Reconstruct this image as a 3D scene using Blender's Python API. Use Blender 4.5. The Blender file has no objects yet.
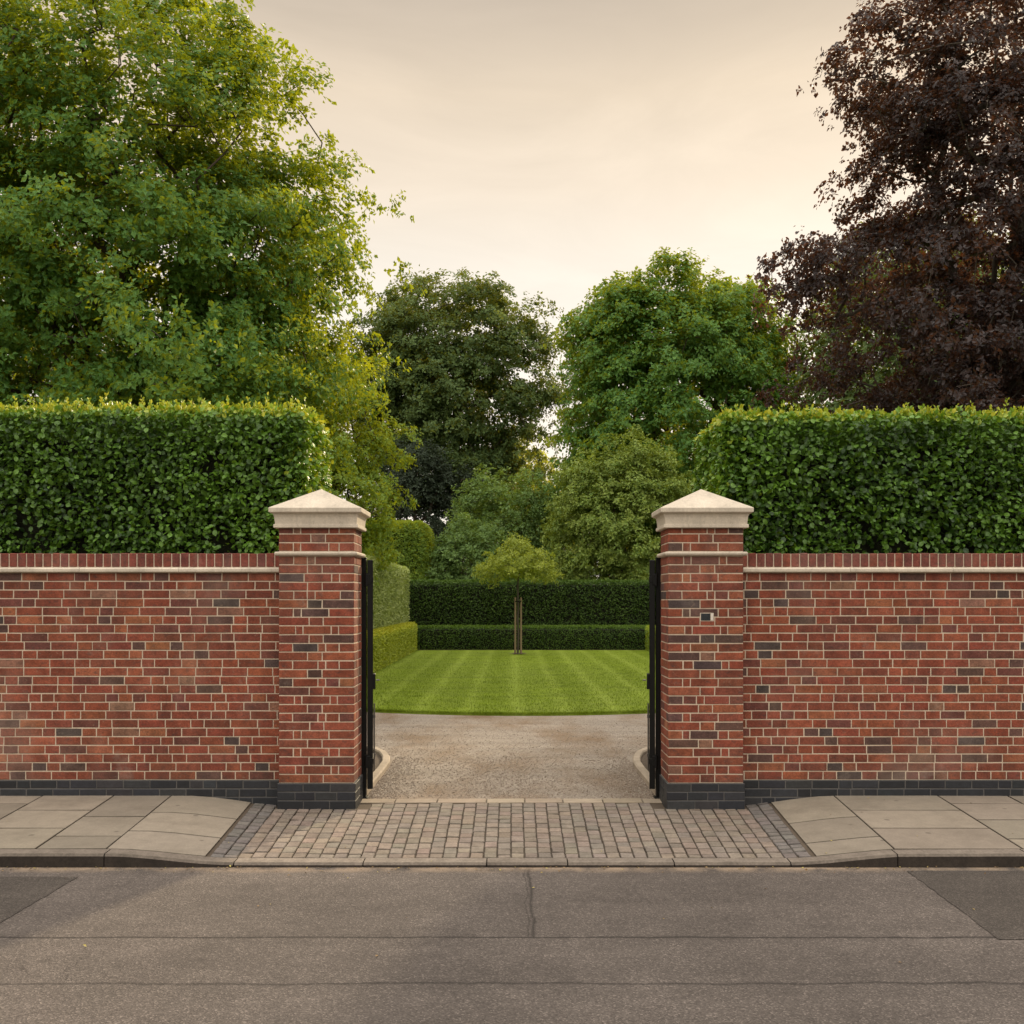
import bpy, math, random
import numpy as np
from mathutils import Vector, noise as mnoise

random.seed(7)
C = bpy.context.scene.collection
SC = bpy.context.scene
R = math.radians

# ------------------------------------------------------------------ camera, light, exposure
H, F = 1.822, 1032.0
cam = bpy.data.cameras.new('camera')
cam.sensor_width = 36.0
cam.lens = 36.0 * F / 1024.0
cam.shift_y = 88.0 / 1024.0
cam.clip_end = 3000
camo = bpy.data.objects.new('camera', cam)
camo.location = (0.008, 0, H)
camo.rotation_euler = (R(90), 0, 0)
C.objects.link(camo)
SC.camera = camo

SUN_EL, SUN_AZ = 22.5, 22.0
SUN_STRENGTH = 5.0
SKY_GAIN = 1.0
world = bpy.data.worlds.new('World')
SC.world = world
world.use_nodes = True
wt = world.node_tree
for n in list(wt.nodes):
    wt.nodes.remove(n)


class NT:
    """small node-tree helper"""
    def __init__(s, tree): s.t = tree
    def n(s, typ, **kw):
        nd = s.t.nodes.new(typ)
        for k, v in kw.items():
            if k.startswith('i_'):
                nd.inputs[k[2:].replace('_', ' ')].default_value = v
            else:
                setattr(nd, k, v)
        return nd
    def l(s, a, b): s.t.links.new(a, b)
    def math(s, op, a, b=None, clamp=False):
        nd = s.t.nodes.new('ShaderNodeMath'); nd.operation = op; nd.use_clamp = clamp
        for i, v in enumerate((a, b)):
            if v is None: continue
            if isinstance(v, (int, float)): nd.inputs[i].default_value = v
            else: s.l(v, nd.inputs[i])
        return nd.outputs[0]
    def mix(s, fac, a, b, mode='MIX'):
        nd = s.t.nodes.new('ShaderNodeMix'); nd.data_type = 'RGBA'; nd.blend_type = mode
        for idx, v in ((0, fac), (6, a), (7, b)):
            if isinstance(v, (int, float)): nd.inputs[idx].default_value = v
            elif isinstance(v, tuple): nd.inputs[idx].default_value = (*v, 1) if len(v) == 3 else v
            else: s.l(v, nd.inputs[idx])
        return nd.outputs[2]
    def ramp(s, fac, stops, interp='LINEAR'):
        nd = s.t.nodes.new('ShaderNodeValToRGB'); cr = nd.color_ramp; cr.interpolation = interp
        while len(cr.elements) < len(stops): cr.elements.new(0.5)
        for e, (p, c) in zip(cr.elements, stops):
            e.position = p
            e.color = (c, c, c, 1) if isinstance(c, (int, float)) else (*c, 1)
        if fac is not None: s.l(fac, nd.inputs[0])
        return nd.outputs[0]
    def noise(s, vec, scale, detail=4, rough=0.55, dist=0.0):
        nd = s.n('ShaderNodeTexNoise'); nd.inputs['Scale'].default_value = scale
        nd.inputs['Detail'].default_value = detail; nd.inputs['Roughness'].default_value = rough
        nd.inputs['Distortion'].default_value = dist
        if vec is not None: s.l(vec, nd.inputs['Vector'])
        return nd.outputs['Fac']


w = NT(wt)
tc = w.n('ShaderNodeTexCoord')
sep = w.n('ShaderNodeSeparateXYZ'); w.l(tc.outputs['Generated'], sep.inputs[0])
sky = w.n('ShaderNodeTexSky', sky_type='NISHITA', sun_disc=False, sun_elevation=R(SUN_EL), sun_rotation=R(SUN_AZ))
sky.air_density = 1.6; sky.dust_density = 4.0
nis = w.mix(1.0, sky.outputs[0], (0.08, 0.08, 0.08), 'MULTIPLY')
# thin warm evening cloud over the whole dome, bright low in the sky on the sun's side
front = w.ramp(sep.outputs['Z'], [(0.0, (1.06, .98, .85)), (.25, (1.08, 1.0, .90)), (.31, (1.0, .91, .79)), (.37, (.93, .80, .65)),
                                  (.44, (.85, .71, .55)), (.51, (.615, .52, .42)), (.68, (1.5, 1.36, 1.2)), (1.0, (3.1, 2.92, 2.68))])
back = w.ramp(sep.outputs['Z'], [(0.0, (.75, .66, .56)), (.25, (1.25, 1.12, .98)), (.6, (2.1, 1.95, 1.76)), (1.0, (3.1, 2.92, 2.68))])  # overhead and rear sky brightened out of view to light the wall front
fb = w.ramp(w.math('ADD', w.math('MULTIPLY', sep.outputs['Y'], .5), .5), [(.30, 0.0), (.72, 1.0)], 'EASE')
cl = w.mix(fb, back, front)
mp = w.n('ShaderNodeMapping'); w.l(tc.outputs['Generated'], mp.inputs[0]); mp.inputs['Scale'].default_value = (1.3, 1.3, 5)
mp.inputs['Rotation'].default_value = (0, R(22), R(20))
wisp = w.noise(mp.outputs[0], 2.6, 7, .6, 1.1)
wf = w.ramp(wisp, [(.28, .945), (.72, 1.06)])
cl = w.mix(1.0, cl, wf, 'MULTIPLY')
skyc = w.mix(0.975, nis, cl)
bg = w.n('ShaderNodeBackground'); bg.inputs[1].default_value = SKY_GAIN
w.l(skyc, bg.inputs[0])
wo = w.n('ShaderNodeOutputWorld'); w.l(bg.outputs[0], wo.inputs[0])

S = Vector((math.sin(R(SUN_AZ)) * math.cos(R(SUN_EL)), math.cos(R(SUN_AZ)) * math.cos(R(SUN_EL)), math.sin(R(SUN_EL))))
sl = bpy.data.lights.new('sun', 'SUN')
sl.energy = SUN_STRENGTH; sl.angle = R(3.0); sl.color = (1.0, .80, .52)
slo = bpy.data.objects.new('sun', sl)
slo.rotation_euler = S.to_track_quat('Z', 'Y').to_euler()
slo.location = S * 60
C.objects.link(slo)

vs = SC.view_settings
SC.display_settings.display_device = 'sRGB'
vs.view_transform = 'Standard'; vs.look = 'None'; vs.exposure = 0.0; vs.gamma = 1.0; vs.use_curve_mapping = False
SC.render.engine = 'CYCLES'
SC.cycles.max_bounces = 6
SC.cycles.diffuse_bounces = 4
SC.cycles.glossy_bounces = 2
SC.cycles.transmission_bounces = 4
SC.cycles.use_denoising = True
try: SC.cycles.denoiser = 'OPENIMAGEDENOISE'
except Exception: pass


# ------------------------------------------------------------------ helpers
def link(o, parent=None):
    C.objects.link(o)
    if parent is not None: o.parent = parent
    return o

def tag(o, label=None, cat=None, group=None, kind=None):
    if label: o['label'] = label
    if cat: o['category'] = cat
    if group: o['group'] = group
    if kind: o['kind'] = kind
    return o

def empty(name, loc=(0, 0, 0), rz=0.0):
    o = bpy.data.objects.new(name, None); o.location = loc; o.rotation_euler = (0, 0, rz); o.empty_display_size = .2
    return link(o)

def build(name, verts, faces, mats, midx=None, parent=None, smooth=False, cols=None, tone=None):
    """one mesh object; faces = list of tuples or (n,k) int array; cols per-face colour, tone per-face float"""
    me = bpy.data.meshes.new(name)
    verts = np.asarray(verts, dtype=np.float32).reshape(-1, 3)
    if isinstance(faces, np.ndarray):
        n, k = faces.shape
        flat = faces.astype(np.int32).ravel()
        tot = np.full(n, k, dtype=np.int32); start = np.arange(n, dtype=np.int32) * k
    else:
        n = len(faces)
        tot = np.array([len(f) for f in faces], dtype=np.int32)
        start = np.concatenate(([0], np.cumsum(tot)[:-1])).astype(np.int32)
        flat = np.array([i for f in faces for i in f], dtype=np.int32)
    me.vertices.add(len(verts)); me.vertices.foreach_set('co', verts.ravel())
    me.loops.add(len(flat)); me.loops.foreach_set('vertex_index', flat)
    me.polygons.add(n); me.polygons.foreach_set('loop_start', start); me.polygons.foreach_set('loop_total', tot)
    if midx is not None: me.polygons.foreach_set('material_index', np.asarray(midx, dtype=np.int32))
    me.polygons.foreach_set('use_smooth', np.full(n, bool(smooth)))
    if cols is not None:
        a = me.attributes.new('col', 'FLOAT_COLOR', 'FACE')
        c4 = np.ones((n, 4), dtype=np.float32); c4[:, :3] = np.asarray(cols, dtype=np.float32)
        a.data.foreach_set('color', c4.ravel())
    if tone is not None:
        a = me.attributes.new('tone', 'FLOAT', 'FACE')
        a.data.foreach_set('value', np.asarray(tone, dtype=np.float32))
    me.update(calc_edges=True); me.validate()
    for m in (mats if isinstance(mats, (list, tuple)) else [mats]): me.materials.append(m)
    o = bpy.data.objects.new(name, me)
    return link(o, parent)

class MB:
    """collects boxes, prisms and tubes into one mesh"""
    def __init__(s): s.v = []; s.f = []; s.c = []; s.m = []
    def add(s, vs_, fs, col=(1, 1, 1), mi=0):
        b = len(s.v); s.v.extend(vs_); s.f.extend(tuple(b + i for i in f) for f in fs)
        s.c.extend([col] * len(fs)); s.m.extend([mi] * len(fs))
    def box(s, x0, x1, y0, y1, z0, z1, ch=0.0, col=(1, 1, 1), mi=0):
        if ch <= 0:
            v = [(x, y, z) for z in (z0, z1) for y in (y0, y1) for x in (x0, x1)]
            s.add(v, [(0, 2, 3, 1), (4, 5, 7, 6), (0, 1, 5, 4), (1, 3, 7, 5), (3, 2, 6, 7), (2, 0, 4, 6)], col, mi); return
        # chamfered: stack of rings
        rings = [(z0, ch), (z0 + ch, 0), (z1 - ch, 0), (z1, ch)]
        v = []
        for z, i in rings:
            c = ch * .7
            xx0, xx1, yy0, yy1 = x0 + i, x1 - i, y0 + i, y1 - i
            v += [(xx0 + c, yy0, z), (xx1 - c, yy0, z), (xx1, yy0 + c, z), (xx1, yy1 - c, z), (xx1 - c, yy1, z), (xx0 + c, yy1, z), (xx0, yy1 - c, z), (xx0, yy0 + c, z)]
        f = [tuple(reversed(range(8))), tuple(range(24, 32))]
        for k in range(3):
            for i in range(8):
                j = (i + 1) % 8
                f.append((k * 8 + i, k * 8 + j, k * 8 + 8 + j, k * 8 + 8 + i))
        s.add(v, f, col, mi)
    def tube(s, pts, radii, k=6, cap=True, col=(1, 1, 1), mi=0):
        pts = [Vector(p) for p in pts]; v = []; f = []
        prev = None
        for i, p in enumerate(pts):
            d = (pts[min(i + 1, len(pts) - 1)] - pts[max(i - 1, 0)]).normalized()
            a = prev if prev is not None else (Vector((1, 0, 0)) if abs(d.x) < .8 else Vector((0, 1, 0)))
            a = (a - d * a.dot(d)).normalized(); prev = a; b = d.cross(a)
            for j in range(k):
                t = 2 * math.pi * j / k
                v.append(tuple(p + (a * math.cos(t) + b * math.sin(t)) * radii[i]))
        for i in range(len(pts) - 1):
            for j in range(k):
                q = (j + 1) % k
                f.append((i * k + j, i * k + q, i * k + k + q, i * k + k + j))
        if cap:
            f.append(tuple(reversed(range(k)))); f.append(tuple(range((len(pts) - 1) * k, len(pts) * k)))
        s.add(v, f, col, mi)
    def build(s, name, mats, parent=None, smooth=False):
        return build(name, s.v, s.f, mats, s.m, parent, smooth, s.c)

# ------------------------------------------------------------------ materials
def mat(name):
    m = bpy.data.materials.new(name); m.use_nodes = True
    t = m.node_tree
    p = t.nodes['Principled BSDF']
    return m, NT(t), p

def bump(k, p, h, strength=.3, dist=.01, prev=None):
    b = k.n('ShaderNodeBump'); b.inputs['Strength'].default_value = strength; b.inputs['Distance'].default_value = dist
    k.l(h, b.inputs['Height'])
    if prev is not None: k.l(prev, b.inputs['Normal'])
    k.l(b.outputs[0], p.inputs['Normal'])
    return b.outputs[0]

def objco(k, scale=None):
    t = k.n('ShaderNodeTexCoord').outputs['Object']
    if scale:
        mpn = k.n('ShaderNodeMapping'); mpn.inputs['Scale'].default_value = scale; k.l(t, mpn.inputs[0]); return mpn.outputs[0]
    return t

def m_attr_masonry(name, gain=1.0, rough=.88, nscale=45, bstr=.35, stain=True, spec=.25, speck=.22, patchy=.2, gum=False):
    m, k, p = mat(name)
    a = k.n('ShaderNodeAttribute', attribute_name='col')
    co = objco(k)
    n1 = k.noise(co, nscale, 5, .65); n2 = k.noise(co, 9, 4, .6); n3 = k.noise(co, 1.1, 5, .6)
    v = k.ramp(n1, [(.25, 1 - speck * 1.6), (.75, 1 + speck)])
    c = k.mix(1, a.outputs['Color'], v, 'MULTIPLY')
    v2 = k.ramp(n2, [(.3, 1 - patchy), (.7, 1 + patchy)])
    c = k.mix(1, c, v2, 'MULTIPLY')
    if patchy > .25:   # burnt and sooty patches within each brick
        n5 = k.noise(objco(k, (1, 1, 2.2)), 16, 5, .7)
        c = k.mix(k.ramp(n5, [(.54, 0.), (.72, .75)]), c, (.062, .042, .038))
        n6 = k.noise(co, 30, 4, .7)
        c = k.mix(k.ramp(n6, [(.60, 0.), (.78, .5)]), c, (.36, .25, .18))
    if stain == 'wall':   # damp at the foot, rain streaks and salts
        sz_ = k.n('ShaderNodeSeparateXYZ'); k.l(co, sz_.inputs[0])
        damp = k.math('SUBTRACT', 1, k.math('DIVIDE', k.math('SUBTRACT', sz_.outputs['Z'], .18), .42), True)
        damp = k.math('MULTIPLY', damp, k.ramp(k.noise(co, 2.6, 5, .65), [(.35, 0.), (.65, .55)]))
        c = k.mix(damp, c, (.060, .042, .034))
        sn = k.noise(objco(k, (7, 7, .45)), 1.6, 5, .6)
        top_ = k.math('DIVIDE', k.math('SUBTRACT', sz_.outputs['Z'], 1.1), 1.0, True)
        c = k.mix(k.math('MULTIPLY', top_, k.ramp(sn, [(.52, 0.), (.72, .5)])), c, (.070, .048, .040))
        sal = k.noise(co, 1.9, 6, .7)
        c = k.mix(k.ramp(sal, [(.60, 0.), (.76, .38)]), c, (.42, .34, .28))
    if stain:
        e = k.ramp(n3, [(.52, 0.0), (.75, .22)])
        c = k.mix(e, c, (.46 * gain, .36 * gain, .29 * gain))
        n4 = k.noise(objco(k, (3.5, 3.5, .8)), 1.3, 5, .6)
        d = k.ramp(n4, [(.3, .74), (.6, 1.06)])
        c = k.mix(1, c, d, 'MULTIPLY')
    if gum:
        vo = k.n('ShaderNodeTexVoronoi'); vo.inputs['Scale'].default_value = 3.2; vo.inputs['Randomness'].default_value = 1; k.l(co, vo.inputs['Vector'])
        sp = k.ramp(vo.outputs['Distance'], [(.055, .6), (.085, 0.)])
        c = k.mix(sp, c, (.075, .064, .052))
        gr = k.noise(co, 2.1, 6, .68)
        c = k.mix(k.ramp(gr, [(.5, 0.), (.75, .45)]), c, (.105, .086, .065))
        g2 = k.noise(co, 22, 5, .7)
        c = k.mix(k.ramp(g2, [(.58, 0.), (.75, .3)]), c, (.30, .26, .20))
    k.l(c, p.inputs['Base Color']); p.inputs['Roughness'].default_value = rough
    p.inputs['Specular IOR Level'].default_value = spec
    bump(k, p, n1, bstr, .006)
    return m

def m_stone(name, col, rough=.85, streak=True):
    m, k, p = mat(name)
    co = objco(k)
    n1 = k.noise(co, 4, 6, .6); n2 = k.noise(co, 60, 4, .7)
    c = k.mix(k.ramp(n1, [(.3, 0.), (.72, 1.)]), tuple(x * .82 for x in col), tuple(x * 1.12 for x in col))
    c = k.mix(1, c, k.ramp(n2, [(.3, .86), (.7, 1.1)]), 'MULTIPLY')
    if streak:
        n3 = k.noise(objco(k, (14, 14, 2)), 1, 5, .65)
        c = k.mix(k.ramp(n3, [(.50, 0.), (.75, .42)]), c, tuple(x * .48 for x in col))
        n4 = k.noise(co, 17, 5, .7)
        c = k.mix(k.ramp(n4, [(.60, 0.), (.72, .5)]), c, (.20, .175, .13))
    k.l(c, p.inputs['Base Color']); p.inputs['Roughness'].default_value = rough
    p.inputs['Specular IOR Level'].default_value = .2
    bump(k, p, n2, .25, .004)
    return m

def m_leaf(name, dark, light, trans, tfac=.35, rough=.5, spec=.35, young=None):
    m, k, p = mat(name)
    a = k.n('ShaderNodeAttribute', attribute_name='tone')
    if young: c = k.ramp(k.math('MULTIPLY', a.outputs['Fac'], .5), [(0, dark), (.5, light), (.95, young)])  # young yellow serves both fresh growth and painted sunlit edges
    else: c = k.mix(a.outputs['Fac'], dark, light)
    k.l(c, p.inputs['Base Color']); p.inputs['Roughness'].default_value = rough
    p.inputs['Specular IOR Level'].default_value = spec
    tr = k.n('ShaderNodeBsdfTranslucent')
    tcol = k.mix(a.outputs['Fac'], tuple(x * .75 for x in trans), tuple(min(1, x * 1.2) for x in trans))
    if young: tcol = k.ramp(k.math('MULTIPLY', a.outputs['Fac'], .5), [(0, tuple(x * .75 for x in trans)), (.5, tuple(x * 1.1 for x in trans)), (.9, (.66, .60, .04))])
    k.l(tcol, tr.inputs[0])
    ms = k.n('ShaderNodeMixShader'); ms.inputs[0].default_value = tfac
    k.l(p.outputs[0], ms.inputs[1]); k.l(tr.outputs[0], ms.inputs[2])
    k.l(ms.outputs[0], k.t.nodes['Material Output'].inputs[0])
    return m

def m_bark(name, col):
    m, k, p = mat(name)
    n1 = k.noise(objco(k, (6, 6, 1.5)), 3, 6, .7)
    c = k.mix(n1, tuple(x * .5 for x in col), tuple(x * 1.5 for x in col))
    k.l(c, p.inputs['Base Color']); p.inputs['Roughness'].default_value = .9
    bump(k, p, n1, .5, .02)
    return m

M_brick = m_attr_masonry('red_brick', rough=.86, stain='wall', nscale=70, speck=.26, patchy=.28, bstr=.5)
M_blue = m_attr_masonry('blue_engineering_brick', rough=.55, nscale=40, stain=False, spec=.45, bstr=.2)
M_sett = m_attr_masonry('sett_stone', rough=.9, nscale=60, bstr=.5, stain=False)
M_slab = m_attr_masonry('paving_slab', rough=.9, nscale=70, bstr=.25, stain=False, speck=.1, patchy=.09, gum=True)
M_kerb = m_attr_masonry('kerb_stone', rough=.9, nscale=50, bstr=.4, stain=False)
M_mortar = m_stone('lime_mortar', (.54, .44, .338), .95, False)
M_darkmortar = m_stone('grey_mortar', (.11, .105, .10), .95, False)
M_joint = m_stone('sandy_joint', (.10, .078, .058), .95, False)
M_stone = m_stone('sandstone', (.555, .485, .395))
M_edging = m_stone('pale_edging_stone', (.37, .305, .235))

def m_black():
    m, k, p = mat('black_paint')
    n = k.noise(objco(k), 30, 3, .6)
    k.l(k.mix(n, (.003, .003, .003), (.008, .008, .008)), p.inputs['Base Color'])
    p.inputs['Roughness'].default_value = .42; p.inputs['Specular IOR Level'].default_value = .22
    return m
M_black = m_black()
def m_steel():
    m, k, p = mat('worn_steel')
    p.inputs['Base Color'].default_value = (.16, .15, .14, 1); p.inputs['Metallic'].default_value = .8; p.inputs['Roughness'].default_value = .45
    return m
M_steel = m_steel()
def m_wood():
    m, k, p = mat('weathered_wood')
    n = k.noise(objco(k, (20, 20, 2)), 2, 4, .6)
    k.l(k.mix(n, (.13, .09, .05), (.30, .22, .13)), p.inputs['Base Color']); p.inputs['Roughness'].default_value = .85
    return m
M_wood = m_wood()

def m_asphalt(name, base, dark=False):
    m, k, p = mat(name)
    co = objco(k)
    vor = k.n('ShaderNodeTexVoronoi'); vor.inputs['Scale'].default_value = 130; k.l(co, vor.inputs['Vector'])
    hs = k.n('ShaderNodeSeparateColor'); k.l(vor.outputs['Color'], hs.inputs[0])
    agg = k.ramp(hs.outputs[0], [(0, .62), (.6, .96), (.88, 1.15), (.98, 1.75)])
    big = k.noise(co, .55, 6, .62); mid = k.noise(co, 5, 5, .6)
    c = k.mix(1, base, agg, 'MULTIPLY')
    c = k.mix(1, c, k.ramp(big, [(.3, .80), (.7, 1.16)]), 'MULTIPLY')
    c = k.mix(1, c, k.ramp(mid, [(.3, .88), (.7, 1.1)]), 'MULTIPLY')
    # long wheel-track bands along the road
    trk = k.noise(objco(k, (.12, 1.6, 1)), 1.4, 4, .6)
    c = k.mix(1, c, k.ramp(trk, [(.3, .84), (.7, 1.1)]), 'MULTIPLY')
    if not dark:
        wob = k.noise(objco(k, (1, 1, 1)), 2.2, 5, .65)
        sx = k.n('ShaderNodeSeparateXYZ'); k.l(co, sx.inputs[0])
        fine = k.noise(co, 14, 3, .6)
        tot = None
        def seam(axis, pos, amp, wid, strength, lim=None):
            nonlocal c
            v = k.math('SUBTRACT', sx.outputs[axis], pos)
            v = k.math('ADD', v, k.math('MULTIPLY', k.math('SUBTRACT', wob, .5), amp))
            v = k.math('ABSOLUTE', v)
            wv = k.math('MULTIPLY', fine, wid * 2)
            f = k.math('SUBTRACT', 1, k.math('DIVIDE', v, wv), True)
            f = k.math('MULTIPLY', f, strength)
            if lim is not None:
                f = k.math('MULTIPLY', f, k.math('GREATER_THAN', sx.outputs['Y'], lim))
            c = k.mix(f, c, tuple(x * .22 for x in base))
        seam('Y', 5.75, .05, .020, .95)
        seam('Y', 5.06, .13, .022, .75)
        seam('X', .13, .10, .020, .8, 5.75)
        seam('X', .10, .14, .010, .6, 5.75)
        oil = k.noise(objco(k, (.8, 1.3, 1)), 1.15, 5, .6)
        c = k.mix(k.ramp(oil, [(.58, 0.), (.74, .5)]), c, tuple(x * .5 for x in base))
        vc = k.n('ShaderNodeTexVoronoi', feature='DISTANCE_TO_EDGE'); vc.inputs['Scale'].default_value = 1.5
        dv = k.n('ShaderNodeVectorMath', operation='ADD'); k.l(co, dv.inputs[0])
        nz = k.n('ShaderNodeTexNoise'); nz.inputs['Scale'].default_value = 3; nz.inputs['Detail'].default_value = 5; k.l(co, nz.inputs['Vector'])
        k.l(nz.outputs['Color'], dv.inputs[1]); k.l(dv.outputs[0], vc.inputs['Vector'])
        cr_ = k.ramp(vc.outputs['Distance'], [(.004, .75), (.011, 0.)])
        c = k.mix(k.math('MULTIPLY', cr_, k.ramp(k.noise(co, .7, 3), [(.56, 0.), (.64, .8)])), c, tuple(x * .3 for x in base))
        # grit swept against the kerb
        edge = k.math('SUBTRACT', 1, k.math('DIVIDE', k.math('SUBTRACT', 7.26, sx.outputs['Y']), .17), True)
        c = k.mix(k.math('MULTIPLY', edge, k.ramp(mid, [(.35, 0.0), (.6, .8)])), c, (.34, .25, .17))
    k.l(c, p.inputs['Base Color']); p.inputs['Roughness'].default_value = .92
    p.inputs['Specular IOR Level'].default_value = .25
    bump(k, p, vor.outputs['Distance'], .6, .006)
    return m
M_asphalt = m_asphalt('worn_asphalt', (.105, .0885, .078))
M_asphalt2 = m_asphalt('newer_asphalt', (.068, .058, .050), True)

def m_gravel():
    m, k, p = mat('gravel')
    co = objco(k)
    vor = k.n('ShaderNodeTexVoronoi'); vor.inputs['Scale'].default_value = 105; k.l(co, vor.inputs['Vector'])
    hs = k.n('ShaderNodeSeparateColor'); k.l(vor.outputs['Color'], hs.inputs[0])
    c = k.ramp(hs.outputs[0], [(0, (.165, .135, .107)), (.45, (.255, .216, .177)), (.8, (.285, .244, .202)), (1, (.37, .325, .275))])
    loose = k.noise(objco(k, (1.3, .55, 1)), .75, 6, .65)
    c = k.mix(k.ramp(loose, [(.44, 0.), (.66, .9)]), c, k.mix(1, c, (.66, .52, .39), 'MULTIPLY'))
    trk = k.noise(objco(k, (.25, 2.2, 1)), 1.5, 5, .6)
    c = k.mix(1, c, k.ramp(trk, [(.3, .84), (.7, 1.14)]), 'MULTIPLY')
    k.l(c, p.inputs['Base Color']); p.inputs['Roughness'].default_value = .95
    p.inputs['Specular IOR Level'].default_value = .15
    bump(k, p, vor.outputs['Distance'], .35, .004)
    return m
M_gravel = m_gravel()

def m_pebble():
    m, k, p = mat('pebbles')
    a = k.n('ShaderNodeAttribute', attribute_name='tone')
    c = k.ramp(a.outputs['Fac'], [(0, (.15, .108, .076)), (.35, (.23, .175, .128)), (.75, (.28, .232, .185)), (1, (.40, .345, .285))])
    k.l(c, p.inputs['Base Color']); p.inputs['Roughness'].default_value = .85
    return m
M_pebble = m_pebble()

def m_soil(name, c0, c1, sc=9):
    m, k, p = mat(name)
    n = k.noise(objco(k), sc, 7, .7)
    k.l(k.mix(n, c0, c1), p.inputs['Base Color']); p.inputs['Roughness'].default_value = 1
    bump(k, p, n, .6, .03)
    return m
M_soil = m_soil('garden_soil', (.035, .024, .016), (.11, .08, .055))
M_far = m_soil('rough_meadow', (.035, .06, .014), (.08, .11, .03), 1.2)

def m_lawn(name, bl=False):
    m, k, p = mat(name)
    co = objco(k)
    sx = k.n('ShaderNodeSeparateXYZ'); k.l(co, sx.inputs[0])
    wob = k.math('MULTIPLY', k.math('SUBTRACT', k.noise(co, .5, 3), .5), .12)
    x = k.math('ADD', sx.outputs['X'], wob)
    ph = k.math('MULTIPLY', k.math('ADD', x, .12), math.pi * 2 / .80)
    s1 = k.math('SINE', ph)
    s2 = k.math('SINE', k.math('MULTIPLY', ph, .5))
    pk = k.math('POWER', k.math('ADD', k.math('MULTIPLY', s1, .5), .5), 4.0)
    st = k.math('ADD', k.math('MULTIPLY', pk, .62), k.math('MULTIPLY', s2, .12))
    st = k.math('ADD', st, .18)
    n1 = k.noise(co, 1.6, 5, .65); n2 = k.noise(co, 26, 4, .7); n3 = k.noise(objco(k, (.35, 2.5, 1)), 1.3, 5, .6)
    c = k.mix(k.ramp(st, [(.05, 0.), (.9, 1.)]), (.122, .172, .005), (.185, .245, .024))
    c = k.mix(1, c, k.ramp(n1, [(.3, .84), (.7, 1.16)]), 'MULTIPLY')
    c = k.mix(1, c, k.ramp(n3, [(.3, .82), (.7, 1.16)]), 'MULTIPLY')
    c = k.mix(1, c, k.ramp(n2, [(.25, .72), (.75, 1.22)]), 'MULTIPLY')
    if bl:
        a = k.n('ShaderNodeAttribute', attribute_name='tone')
        c = k.mix(1, c, k.ramp(a.outputs['Fac'], [(0, .75), (1, 1.35)]), 'MULTIPLY')
    k.l(c, p.inputs['Base Color']); p.inputs['Roughness'].default_value = .75
    p.inputs['Specular IOR Level'].default_value = .15
    if not bl: bump(k, p, n2, .7, .02)
    return m
M_lawn = m_lawn('mown_grass'); M_blade = m_lawn('grass_blades', True)

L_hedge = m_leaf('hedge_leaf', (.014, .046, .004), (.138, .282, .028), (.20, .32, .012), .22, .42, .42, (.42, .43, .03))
L_yew = m_leaf('yew_leaf', (.022, .050, .007), (.085, .150, .021), (.09, .16, .012), .22, .55, .25)
L_box = m_leaf('box_leaf', (.030, .074, .007), (.105, .185, .020), (.14, .22, .02), .28, .5, .3)
L_side = m_leaf('pale_hedge_leaf', (.20, .26, .075), (.42, .47, .17), (.34, .42, .07), .38, .5, .3)
L_sidelow = m_leaf('yellow_hedge_leaf', (.18, .24, .016), (.42, .47, .045), (.40, .44, .02), .35, .5, .3, (.5, .48, .05))
L_big = m_leaf('plane_leaf', (.036, .125, .024), (.110, .255, .052), (.50, .51, .010), .35, .5, .3)
L_lite = m_leaf('lime_leaf', (.11, .21, .028), (.25, .38, .068), (.52, .50, .012), .40, .5, .3)
L_dark = m_leaf('holm_leaf', (.058, .105, .032), (.130, .205, .066), (.28, .28, .015), .28, .55, .25)
L_darker = m_leaf('cypress_leaf', (.024, .038, .022), (.052, .074, .044), (.05, .06, .02), .15, .6, .2)
L_chest = m_leaf('chestnut_leaf', (.042, .140, .022), (.125, .275, .056), (.44, .46, .012), .33, .5, .35)
L_gold = m_leaf('golden_leaf', (.115, .205, .036), (.31, .39, .090), (.38, .42, .03), .30, .5, .3)
L_shrub = m_leaf('shrub_leaf', (.080, .155, .038), (.19, .30, .088), (.24, .32, .03), .32, .5, .3)
L_yell = m_leaf('sunny_leaf', (.16, .20, .02), (.32, .34, .05), (.6, .58, .04), .48, .5, .3)
L_sap = m_leaf('maple_leaf', (.18, .25, .030), (.40, .46, .095), (.44, .47, .03), .36, .5, .3)
L_copper = m_leaf('copper_leaf', (.0140, .0105, .0112), (.041, .0285, .0290), (.19, .070, .027), .27, .42, .42)
B_grey = m_bark('grey_bark', (.085, .070, .055)); B_brown = m_bark('brown_bark', (.07, .05, .035))
M_darkcore = m_soil('hedge_dark_core', (.006, .008, .003), (.02, .022, .009), 20)

# ------------------------------------------------------------------ ground
KY, KB = 7.25, 7.38            # kerb front and back
WF = 9.16                      # wall face
PF, PBK = 9.0, 9.44            # pier front and back
XI, XO = 1.372, 2.022            # pier inner and outer faces
ROADZ = -.058

def sstep(a, b, x):
    t = min(1, max(0, (x - a) / (b - a))); return t * t * (3 - 2 * t)
def gz(x, y):
    """pavement height: flush at the crossing, ramping up to the full kerb on both sides"""
    t = sstep(1.95, 2.85, abs(x)); v = (y - KY) / (PF - KY)
    return (-.024 + .024 * v) * (1 - t) + (.038 + .047 * v) * t

def sheet(name, xs, ys, zf, m, kind='structure', thick=None):
    nx, ny = len(xs), len(ys)
    v = [(x, y, zf(x, y)) for y in ys for x in xs]
    f = [(j * nx + i, j * nx + i + 1, (j + 1) * nx + i + 1, (j + 1) * nx + i) for j in range(ny - 1) for i in range(nx - 1)]
    o = build(name, v, f, m); tag(o, kind=kind); return o

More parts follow.
